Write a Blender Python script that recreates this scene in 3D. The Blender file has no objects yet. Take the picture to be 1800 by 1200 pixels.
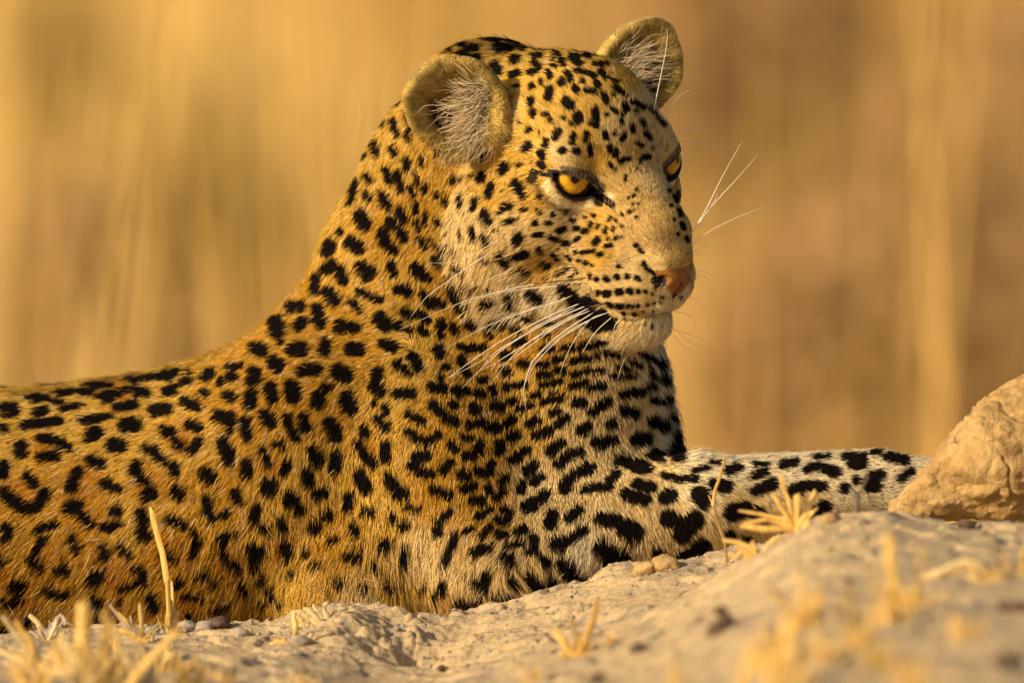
import bpy, math, os
import numpy as np
from mathutils import Vector, Matrix
from mathutils.bvhtree import BVHTree
from mathutils.kdtree import KDTree

# ------------------------------------------------------------------ camera, world, sun, exposure
# One design unit (du) is K metres; at depth 0 it is also one pixel of the 1800 x 1200 photograph.
K = 0.00034
CAM_D = 9.0 / K                      # camera distance in du
PLAIN_Z = -1.45                      # savanna plain; the leopard lies on a termite mound above it
scene = bpy.context.scene
cam_data = bpy.data.cameras.new("camera")
cam = bpy.data.objects.new("camera", cam_data)
scene.collection.objects.link(cam)
cam.location = (0, -9.0, 0)
cam.rotation_euler = (math.radians(90), 0, 0)
cam_data.sensor_width = 36
cam_data.lens = 36 * 9.0 / (1800 * K)
cam_data.clip_start = 0.5
cam_data.clip_end = 1000
cam_data.dof.use_dof = True
cam_data.dof.focus_distance = 8.93
cam_data.dof.aperture_fstop = 6.3
scene.camera = cam

SUN_AZ = math.radians(54)            # left of the line from the leopard to the camera
SUN_EL = math.radians(21)
sun_dir = Vector((-math.sin(SUN_AZ) * math.cos(SUN_EL), -math.cos(SUN_AZ) * math.cos(SUN_EL), math.sin(SUN_EL)))
world = bpy.data.worlds.new("World")
scene.world = world
world.use_nodes = True
wn = world.node_tree.nodes
wl = world.node_tree.links
bg = wn["Background"]
sky = wn.new("ShaderNodeTexSky")
sky.sky_type = 'NISHITA'
sky.sun_disc = False
sky.sun_elevation = SUN_EL
sky.sun_rotation = math.atan2(sun_dir.x, sun_dir.y)
sky.dust_density = 3.0
sky.ozone_density = 1.0
wl.new(sky.outputs[0], bg.inputs[0])
bg.inputs[1].default_value = 0.10
sun_data = bpy.data.lights.new("sun", 'SUN')
sun_data.energy = 4.6
sun_data.angle = math.radians(0.6)
sun_data.color = (1.0, 0.81, 0.53)
sun = bpy.data.objects.new("sun", sun_data)
scene.collection.objects.link(sun)
sun.rotation_euler = (-sun_dir).to_track_quat('-Z', 'Y').to_euler()
sun.location = (-3, -3, 3)
scene.view_settings.view_transform = 'Standard'
scene.view_settings.look = 'None'
scene.view_settings.exposure = 0.12
scene.view_settings.gamma = 1.0
scene.view_settings.use_curve_mapping = False
scene.render.film_transparent = False
scene.cycles.use_denoising = True
scene.cycles.denoiser = 'OPENIMAGEDENOISE'
scene.cycles.denoising_input_passes = 'RGB_ALBEDO_NORMAL'
scene.cycles.denoising_prefilter = 'ACCURATE'
scene.cycles.use_adaptive_sampling = False
scene.cycles.sample_clamp_indirect = 3
scene.cycles.max_bounces = 6
scene.cycles.diffuse_bounces = 3
scene.cycles.transparent_max_bounces = 8
scene.cycles_curves.shape = 'RIBBONS'
scene.cycles_curves.subdivisions = 2
rng = np.random.default_rng(11)

# ------------------------------------------------------------------ helpers
def srgb(*c):
    c = np.array(c, float) / 255.0
    return np.where(c <= 0.04045, c / 12.92, ((c + 0.055) / 1.055) ** 2.4)

def P(px, py, y=0.0):
    """du position that the camera sees at photo pixel (px, py) when it stands at depth y."""
    s = 1 + y / CAM_D
    return np.array([(px - 900) * s, y, (600 - py) * s])

def to_px(p):
    s = 1 + p[..., 1] / CAM_D
    return 900 + p[..., 0] / s, 600 - p[..., 2] / s

def hash3(ix, iy, iz, seed=0):
    with np.errstate(over='ignore'):
        h = (ix.astype(np.uint32) * np.uint32(374761393) + iy.astype(np.uint32) * np.uint32(668265263)
             + iz.astype(np.uint32) * np.uint32(2147483647) + np.uint32(seed * 1013904223 & 0xffffffff))
        h = (h ^ (h >> np.uint32(13))) * np.uint32(1274126177)
        h = (h ^ (h >> np.uint32(16))) * np.uint32(2246822519)
        h = h ^ (h >> np.uint32(15))
    return h.astype(np.float32) / np.float32(4294967295.0)

def vnoise(p, scale, seed=0):
    """value noise in -1..1 at points p (N,3)"""
    q = p / scale
    i = np.floor(q).astype(np.int64)
    f = (q - i).astype(np.float32)
    f = f * f * (3 - 2 * f)
    r = 0
    for dx in (0, 1):
        wx = f[:, 0] if dx else 1 - f[:, 0]
        for dy in (0, 1):
            wy = f[:, 1] if dy else 1 - f[:, 1]
            for dz in (0, 1):
                wz = f[:, 2] if dz else 1 - f[:, 2]
                r = r + wx * wy * wz * hash3(i[:, 0] + dx, i[:, 1] + dy, i[:, 2] + dz, seed)
    return r * 2 - 1

def fbm(p, scale, octaves=4, seed=0, gain=0.5):
    a, r, t = 1.0, 0, 0
    for o in range(octaves):
        r = r + a * vnoise(p, scale / 2 ** o, seed + o * 17)
        t += a
        a *= gain
    return r / t

def new_mesh(name, verts, faces, mat=None, parent=None, smooth=True, scale=K, loc=(0, 0, 0)):
    me = bpy.data.meshes.new(name)
    verts = np.asarray(verts, np.float32) * scale
    if isinstance(faces, np.ndarray):
        n, k = faces.shape
        me.vertices.add(len(verts))
        me.vertices.foreach_set('co', verts.ravel())
        me.loops.add(n * k)
        me.loops.foreach_set('vertex_index', faces.astype(np.int32).ravel())
        me.polygons.add(n)
        me.polygons.foreach_set('loop_start', np.arange(0, n * k, k, dtype=np.int32))
        me.update(calc_edges=True)
        me.validate()
    else:
        me.from_pydata([tuple(v) for v in verts.tolist()], [], [tuple(f) for f in faces])
        me.update()
    me.polygons.foreach_set('use_smooth', np.full(len(me.polygons), smooth))
    if mat is not None:
        me.materials.append(mat)
    ob = bpy.data.objects.new(name, me)
    ob.location = loc
    scene.collection.objects.link(ob)
    if parent is not None:
        ob.parent = parent
    return ob

def tag(o, label=None, cat=None, group=None, kind=None):
    if label: o["label"] = label
    if cat: o["category"] = cat
    if group: o["group"] = group
    if kind: o["kind"] = kind
    return o

def empty(name, loc, label, cat, group=None):
    o = bpy.data.objects.new(name, None)
    scene.collection.objects.link(o)
    o.location = loc
    o.empty_display_size = 0.02
    return tag(o, label, cat, group)

def material(name):
    m = bpy.data.materials.new(name)
    m.use_nodes = True
    nt = m.node_tree
    return m, nt.nodes, nt.links, nt.nodes["Principled BSDF"]

# ------------------------------------------------------------------ signed-distance toolbox
def smin(a, b, k):
    h = np.clip(0.5 + 0.5 * (b - a) / k, 0, 1)
    return b + (a - b) * h - k * h * (1 - h)

def smax(a, b, k):
    return -smin(-a, -b, k)

def sd_ell(p, c, r, R=None):
    q = p - np.asarray(c, np.float32)
    if R is not None:
        q = q @ np.asarray(R, np.float32).T
    r = np.asarray(r, np.float32)
    k0 = np.sqrt(((q / r) ** 2).sum(-1))
    k1 = np.sqrt(((q / (r * r)) ** 2).sum(-1))
    return k0 * (k0 - 1.0) / np.maximum(k1, 1e-6)

def sd_cone(p, a, b, ra, rb):
    a = np.asarray(a, np.float32); b = np.asarray(b, np.float32)
    pa = p - a
    ba = b - a
    h = np.clip((pa @ ba) / (ba @ ba), 0, 1)
    d = pa - h[:, None] * ba
    return np.sqrt((d * d).sum(-1)) - (ra + (rb - ra) * h)

def surface_nets(f, lo, hi, h, B=8):
    lo = np.array(lo, float)
    n = (np.ceil((np.array(hi) - lo) / (h * B)).astype(int)) * B
    nb = n // B
    bc = np.stack(np.meshgrid(*[(np.arange(m) * B + (B - 1) / 2) for m in nb], indexing='ij'), -1).reshape(-1, 3)
    d = f((bc * h + lo).astype(np.float32))
    sgn = np.where(d < 0, -1.0, 1.0).astype(np.float32)
    G = np.repeat(np.repeat(np.repeat((sgn * 1e3).reshape(nb), B, 0), B, 1), B, 2)
    act = np.abs(d) < B * h * 1.35
    idx = np.stack(np.meshgrid(*[np.arange(B)] * 3, indexing='ij'), -1).reshape(-1, 3)
    bi = np.stack(np.unravel_index(np.nonzero(act)[0], nb), -1) * B
    CH = 1500
    for s in range(0, len(bi), CH):
        ii = (bi[s:s + CH, None, :] + idx[None]).reshape(-1, 3)
        G[ii[:, 0], ii[:, 1], ii[:, 2]] = f((ii * h + lo).astype(np.float32))
    S = G < 0
    corners = [(0,0,0),(1,0,0),(0,1,0),(1,1,0),(0,0,1),(1,0,1),(0,1,1),(1,1,1)]
    def cc(A, c):
        return A[c[0]:A.shape[0] - 1 + c[0], c[1]:A.shape[1] - 1 + c[1], c[2]:A.shape[2] - 1 + c[2]]
    cnt = sum(cc(S, c).astype(np.int8) for c in corners)
    mix = (cnt > 0) & (cnt < 8)
    ci = np.argwhere(mix)
    vid = -np.ones(mix.shape, np.int64)
    vid[mix] = np.arange(len(ci))
    vals = {c: G[ci[:, 0] + c[0], ci[:, 1] + c[1], ci[:, 2] + c[2]] for c in corners}
    acc = np.zeros((len(ci), 3)); num = np.zeros(len(ci))
    for a in corners:
        for ax in range(3):
            if a[ax] == 0:
                b = list(a); b[ax] = 1; b = tuple(b)
                va, vb = vals[a], vals[b]
                m = (va < 0) != (vb < 0)
                t = np.where(m, va / np.where(m, va - vb, 1), 0)
                pt = np.tile(np.array(a, float), (len(ci), 1)); pt[:, ax] = t
                acc[m] += pt[m]; num[m] += 1
    V = (ci + acc / num[:, None]) * h + lo
    F = []
    for ax in range(3):
        u, v = [(1, 2), (2, 0), (0, 1)][ax]
        A = S[tuple(slice(0, -1) if i == ax else slice(1, -1) for i in range(3))]
        Bq = S[tuple(slice(1, None) if i == ax else slice(1, -1) for i in range(3))]
        e = np.argwhere(A != Bq)
        flip = A[e[:, 0], e[:, 1], e[:, 2]]
        base = e.copy(); base[:, u] += 1; base[:, v] += 1
        du = np.zeros(3, int); du[u] = 1
        dv = np.zeros(3, int); dv[v] = 1
        q = [base - du - dv, base - dv, base, base - du]
        ids = np.stack([vid[x[:, 0], x[:, 1], x[:, 2]] for x in q], 1)
        ids = np.where(flip[:, None], ids, ids[:, ::-1])
        F.append(ids)
    F = np.concatenate(F)
    F = F[(F >= 0).all(1)]
    return V, F

def grad(f, p, e=1.0):
    g = np.zeros_like(p, dtype=np.float32)
    for ax in range(3):
        o = np.zeros(3, np.float32); o[ax] = e
        g[:, ax] = f(p + o) - f(p - o)
    return g / (2 * e)

def normalize(v):
    return v / np.maximum(np.linalg.norm(v, axis=-1, keepdims=True), 1e-9)

def project(f, V, it=3, e=1.0):
    V = V.astype(np.float32)
    for _ in range(it):
        d = f(V); g = grad(f, V, e)
        gl = np.maximum((g * g).sum(1), 0.15)
        V = V - np.clip(d / gl, -6, 6)[:, None] * g
    return V
# ------------------------------------------------------------------ the leopard's body as one signed-distance surface
TH, DE, RO, HS = math.radians(40), math.radians(11), math.radians(9), 1.05
HO = np.array([976.0 - 900, -20.0, 600 - 316.0])       # head centre
def head_basis(t, d, r):
    F0 = np.array([math.sin(t), -math.cos(t), 0]); S0 = np.array([math.cos(t), math.sin(t), 0]); U0 = np.array([0, 0, 1.0])
    Fv = F0 * math.cos(d) - U0 * math.sin(d); U1 = U0 * math.cos(d) + F0 * math.sin(d)
    return np.stack([Fv, S0 * math.cos(r) + U1 * math.sin(r), U1 * math.cos(r) - S0 * math.sin(r)])
HB = head_basis(TH, DE, RO).astype(np.float32)
def to_head(p): return ((p - HO.astype(np.float32)) @ HB.T / HS).astype(np.float32)
def from_head(q): return np.asarray(q, float) @ HB * HS + HO

EYE_C = {-1: np.array([146, -89, 46.0]), 1: np.array([146, 96, 48.0])}
EYE_R = 40.0
def eye_frame(s):
    n = np.array([math.cos(math.radians(24)), s * math.sin(math.radians(24)), 0.0]); n /= np.linalg.norm(n)
    out = np.cross(n, [0, 0, 1.0]) * -s                   # towards the outer corner
    out = np.array([-n[1], n[0], 0]) * s
    up = np.array([0, 0, 1.0])
    a = math.radians(24)                                  # outer corner up, inner corner down
    o2 = out * math.cos(a) + up * math.sin(a)
    u2 = up * math.cos(a) - out * math.sin(a)
    return n, o2, u2
def almond(q, s):
    """2-D distance (in head units) to the eye opening, and depth along the eye axis"""
    n, o, u = [v.astype(np.float32) for v in eye_frame(s)]
    c = EYE_C[s].astype(np.float32)
    r = q - c
    x = r @ o; z = r @ u; dep = r @ n
    w, hu, hd = 44.0, 10.5, 26.0
    x = x + 3
    Ru = (w * w + hu * hu) / (2 * hu); Rd = (w * w + hd * hd) / (2 * hd)
    d1 = np.sqrt(x * x + (z + (Ru - hu)) ** 2) - Ru        # under the upper lid
    d2 = np.sqrt(x * x + (z - (Rd - hd)) ** 2) - Rd        # above the lower lid
    return np.maximum(d1, d2), dep, x, z
EARS = {}
for s, az, tilt in ((-1, 30, 4), (1, -26, 30)):
    a = math.radians(az)
    n = np.array([math.cos(a), s * math.sin(a), 0.12]); n /= np.linalg.norm(n)
    t = math.radians(tilt)
    side = np.array([-n[1], n[0], 0]) * s; side /= np.linalg.norm(side)
    up = np.cross(side, n); up *= np.sign(up[2])
    side, up = side * math.cos(t) - up * math.sin(t), up * math.cos(t) + side * math.sin(t)
    c = np.array([-10, s * 204.0, 154.0]) if s < 0 else np.array([-5, s * 182.0, 160.0])
    EARS[s] = (c, np.stack([n, side, up]))
def ear_local(q, s):
    c, R = EARS[s]
    return (q - c.astype(np.float32)) @ R.T.astype(np.float32)      # x = out of the opening, y = outward, z = up
EAR_R = {-1: (44, 87, 82), 1: (44, 68, 98)}
def sd_ear(q, s):
    e = ear_local(q, s)
    r = EAR_R[s]
    # uneven outline: flatter on the brow side, fuller at the outer edge
    ph = np.arctan2(e[:, 2], e[:, 1])
    fct = (1 + 0.055 * np.sin(2 * ph - 0.4) + 0.025 * np.sin(3 * ph + 1.0) + 0.012 * np.sin(7 * ph)) if s < 0 else (1 + 0.06 * np.sin(2 * ph + 1.2) + 0.02 * np.sin(5 * ph))
    e = np.stack([e[:, 0], e[:, 1] / fct, e[:, 2] / fct], 1).astype(np.float32)
    outer = sd_ell(e, (0, 0, 0), r)
    inner = sd_ell(e, (24, 4, 2), (31, r[1] - 13, r[2] - 13))
    inner = smin(inner, sd_ell(e, (2, 20, -14), (30, 22, 30)), 12)
    d = smax(outer, -inner, 7)
    d = smax(d, e[:, 0] - 14 + 0.0016 * (e[:, 2] ** 2) - 0.10 * np.clip(-e[:, 1], 0, 60) + 0.05 * e[:, 1], 10)
    # soft fleshy base on the inner side that runs into the brow
    d = smin(d, sd_ell(e, (-6, -r[1] * 0.66, -r[2] * 0.50), (26, 36, 42)), 22)
    return d, inner, e

def sd_head(q):
    """q in head coordinates (F, S, U)"""
    m = q * np.array([1, 0, 1], np.float32); m[:, 1] = np.abs(q[:, 1])
    d = sd_ell(m, (0, 0, 76), (182, 148, 136))
    d = smin(d, sd_ell(m, (84, 0, 92), (124, 104, 118)), 50)              # forehead
    d = smin(d, sd_ell(m, (122, 80, 86), (60, 50, 30)), 22)               # brow ridge
    d = smin(d, sd_ell(m, (60, 108, -18), (112, 62, 72)), 50)             # cheekbone
    d = smin(d, sd_ell(m, (-10, 112, -95), (120, 82, 108)), 60)           # cheek ruff
    d = smin(d, np.maximum(sd_cone(m, (126, 0, 40), (264, 0, -46), 84, 58), sd_cone(m, (126, 0, 8), (264, 0, -72), 108, 80)), 30)      # bridge
    d = smin(d, sd_cone(m, (130, 44, -45), (222, 38, -88), 68, 52), 34)   # side of muzzle
    d = smin(d, sd_ell(m, (294, 0, -76), (42, 38, 32)), 18)
    d = smin(d, sd_ell(m, (308, 0, -106), (24, 34, 26)), 10)               # nose tip
    jaw = smin(sd_cone(m, (214, 0, -178), (80, 60, -142), 46, 76), sd_ell(m, (226, 0, -190), (44, 38, 31)), 34)
    jaw = smin(jaw, sd_ell(m, (186, 0, -192), (70, 62, 44)), 24)
    d = smin(d, jaw, 14)
    pad = sd_ell(m, (226, 30, -116), (84, 46, 60))
    d = smin(d, pad, 14)
    d = smin(d, sd_ell(m, (284, 13, -138), (30, 22, 30)), 14)
    # eyes: lids wrap the eyeball, then the opening is cut
    eb = sd_ell(m, (146, 96, 48), (EYE_R + 7,) * 3)
    d = smin(d, eb, 16)
    d = smin(d, sd_ell(m, (160, 30, 56), (46, 34, 36)), 18)              # high bridge between the eyes
    # inner corner groove and stop between the eyes
    d = smax(d, -sd_ell(m, (196, 60, 10), (22, 9, 12)), 14)
    for s in (-1, 1):
        al, dep, _, _ = almond(q, s)
        d = smax(d, -np.maximum(al, 6 - dep), 3)
    # nostrils
    d = smax(d, -sd_ell(m, (326, 30, -106), (18, 10, 8)), 4)
    d = smax(d, -sd_cone(m, (320, 36, -102), (296, 48, -84), 6, 4), 4)
    # philtrum and nose underside
    d = smax(d, -sd_cone(m, (336, 0, -132), (320, 0, -172), 4, 4), 5)
    for s in (-1, 1):
        e, inner, el = sd_ear(q, s)
        d = smax(d, -smax(inner, -(el[:, 2] + 78), 10), 12)
        d = smin(d, e, 16)
    return d

def W(px, py, y):
    return P(px, py, y)
def sd_torso(p):
    d = sd_cone(p, W(862, 225, 70), W(810, 330, 85), 152, 162)
    d = smin(d, sd_cone(p, W(810, 330, 85), W(752, 470, 95), 162, 176), 40)
    d = smin(d, sd_cone(p, W(752, 470, 95), W(690, 625, 115), 176, 198), 40)
    d = smin(d, sd_cone(p, W(690, 700, 130), W(350, 937, 170), 215, 264), 60)
    d = smin(d, sd_cone(p, W(350, 925, 170), W(-50, 985, 230), 276, 286), 50)
    d = smin(d, sd_cone(p, W(-50, 985, 230), W(-600, 1000, 330), 286, 270), 50)
    d = smin(d, sd_ell(p, W(-760, 1010, 350), (260, 300, 270)), 80)          # rump
    d = smin(d, sd_cone(p, W(-700, 1090, 60), W(-330, 1160, -60), 150, 90), 60)   # thigh
    d = smin(d, sd_cone(p, W(-330, 1160, -60), W(-560, 1210, -120), 60, 38), 25)
    d = smin(d, sd_cone(p, W(-990, 1060, 420), W(-1500, 1180, 300), 48, 30), 40)  # tail
    d = smin(d, sd_ell(p, W(520, 800, -10), (150, 110, 190)), 110)             # shoulder blade
    return d
def sd_front(p):
    d = sd_cone(p, W(1010, 470, 20), W(995, 690, 40), 108, 165)                # throat
    d = smin(d, sd_cone(p, W(990, 690, 40), W(985, 830, 55), 172, 228), 60)    # chest
    d = smin(d, sd_ell(p, W(650, 1020, -30), (170, 120, 140)), 80)            # belly fur bulge behind the elbow
    d = smin(d, sd_ell(p, W(760, 820, -20), (190, 140, 240)), 80)              # shoulder
    d = smin(d, sd_cone(p, W(790, 780, -60), W(850, 985, -130), 130, 96), 50)  # upper arm
    d = smin(d, sd_cone(p, W(880, 985, -135), W(1230, 899, -120), 112, 92), 26)
    d = smin(d, sd_cone(p, W(1230, 899, -120), W(1540, 858, -70), 92, 66), 30)
    d = smin(d, sd_ell(p, W(1610, 862, -60), (95, 66, 58)), 30)                # paw
    for k in range(4):
        d = smin(d, sd_ell(p, W(1690, 878, -105 + k * 30), (34, 17, 26)), 10)
    d = smin(d, sd_cone(p, W(1080, 930, 180), W(1480, 930, 190), 90, 58), 40)  # far foreleg
    d = smin(d, sd_ell(p, W(1545, 935, 190), (80, 55, 46)), 25)
    d = smin(d, sd_ell(p, W(1060, 900, -40), (160, 120, 110)), 60)
    return d
def body_sdf(p):
    p = p.astype(np.float32)
    dh = sd_head(to_head(p)) * HS
    dt = sd_torso(p)
    df = sd_front(p)
    d = smin(dt, df, 46)
    hq = to_head(p)
    link = sd_cone(p, from_head((-30, 0, -30)), W(880, 500, 60), 150, 165)
    d = smin(d, link, 60)
    return smin(d, dh, 30)
V, Fq = surface_nets(body_sdf, (-2450, -420, -720), (840, 760, 600), 8.0)
V = project(body_sdf, V, 2)
# drop small stray islands by keeping the biggest connected piece, refine the head
import bmesh
me = bpy.data.meshes.new("leopard_body")
def fill(me, V, F):
    me.clear_geometry()
    me.vertices.add(len(V)); me.vertices.foreach_set('co', np.asarray(V, np.float32).ravel())
    n, k = F.shape
    me.loops.add(n * k); me.loops.foreach_set('vertex_index', F.astype(np.int32).ravel())
    me.polygons.add(n); me.polygons.foreach_set('loop_start', np.arange(0, n * k, k, dtype=np.int32))
    me.update(calc_edges=True)
fill(me, V, Fq)
bm = bmesh.new(); bm.from_mesh(me)
for rnd in range(2):
    lim = 420 if rnd == 0 else None
    es = []
    for e in bm.edges:
        q = (e.verts[0].co + e.verts[1].co) * 0.5
        l = to_head(np.array([q[:]], np.float32))[0]
        if rnd == 0:
            if -160 < l[0] and abs(l[1]) < 300 and -250 < l[2] < 300: es.append(e)
        else:
            fine = (l[0] > 110 and abs(abs(l[1]) - 96) < 62 and abs(l[2] - 40) < 60) or (l[0] > 290 and abs(l[1]) < 62 and -160 < l[2] < -30)
            if fine: es.append(e)
    bmesh.ops.subdivide_edges(bm, edges=es, cuts=1, use_grid_fill=True)
bmesh.ops.triangulate(bm, faces=[f for f in bm.faces if len(f.verts) > 4])
bm.to_mesh(me); bm.free()
V = np.empty(len(me.vertices) * 3, np.float32); me.vertices.foreach_get('co', V); V = V.reshape(-1, 3)
V = project(body_sdf, V, 3, 0.6)
me.vertices.foreach_set('co', (V * K).ravel())
me.update()
me.polygons.foreach_set('use_smooth', np.ones(len(me.polygons), bool))
me.calc_loop_triangles()
T = np.empty(len(me.loop_triangles) * 3, np.int32); me.loop_triangles.foreach_get('vertices', T); T = T.reshape(-1, 3)
print("body verts", len(V), "tris", len(T))
body_bvh = BVHTree.FromPolygons(V.tolist(), T.tolist())
VN = normalize(grad(body_sdf, V, 2.0))
def ray_px(px, py):
    o = Vector((0, -CAM_D, 0)); t = Vector(P(px, py, 0).tolist()) - o
    h = body_bvh.ray_cast(o, t.normalized())
    return (np.array(h[0]), np.array(h[1])) if h[0] is not None else (None, None)
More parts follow.
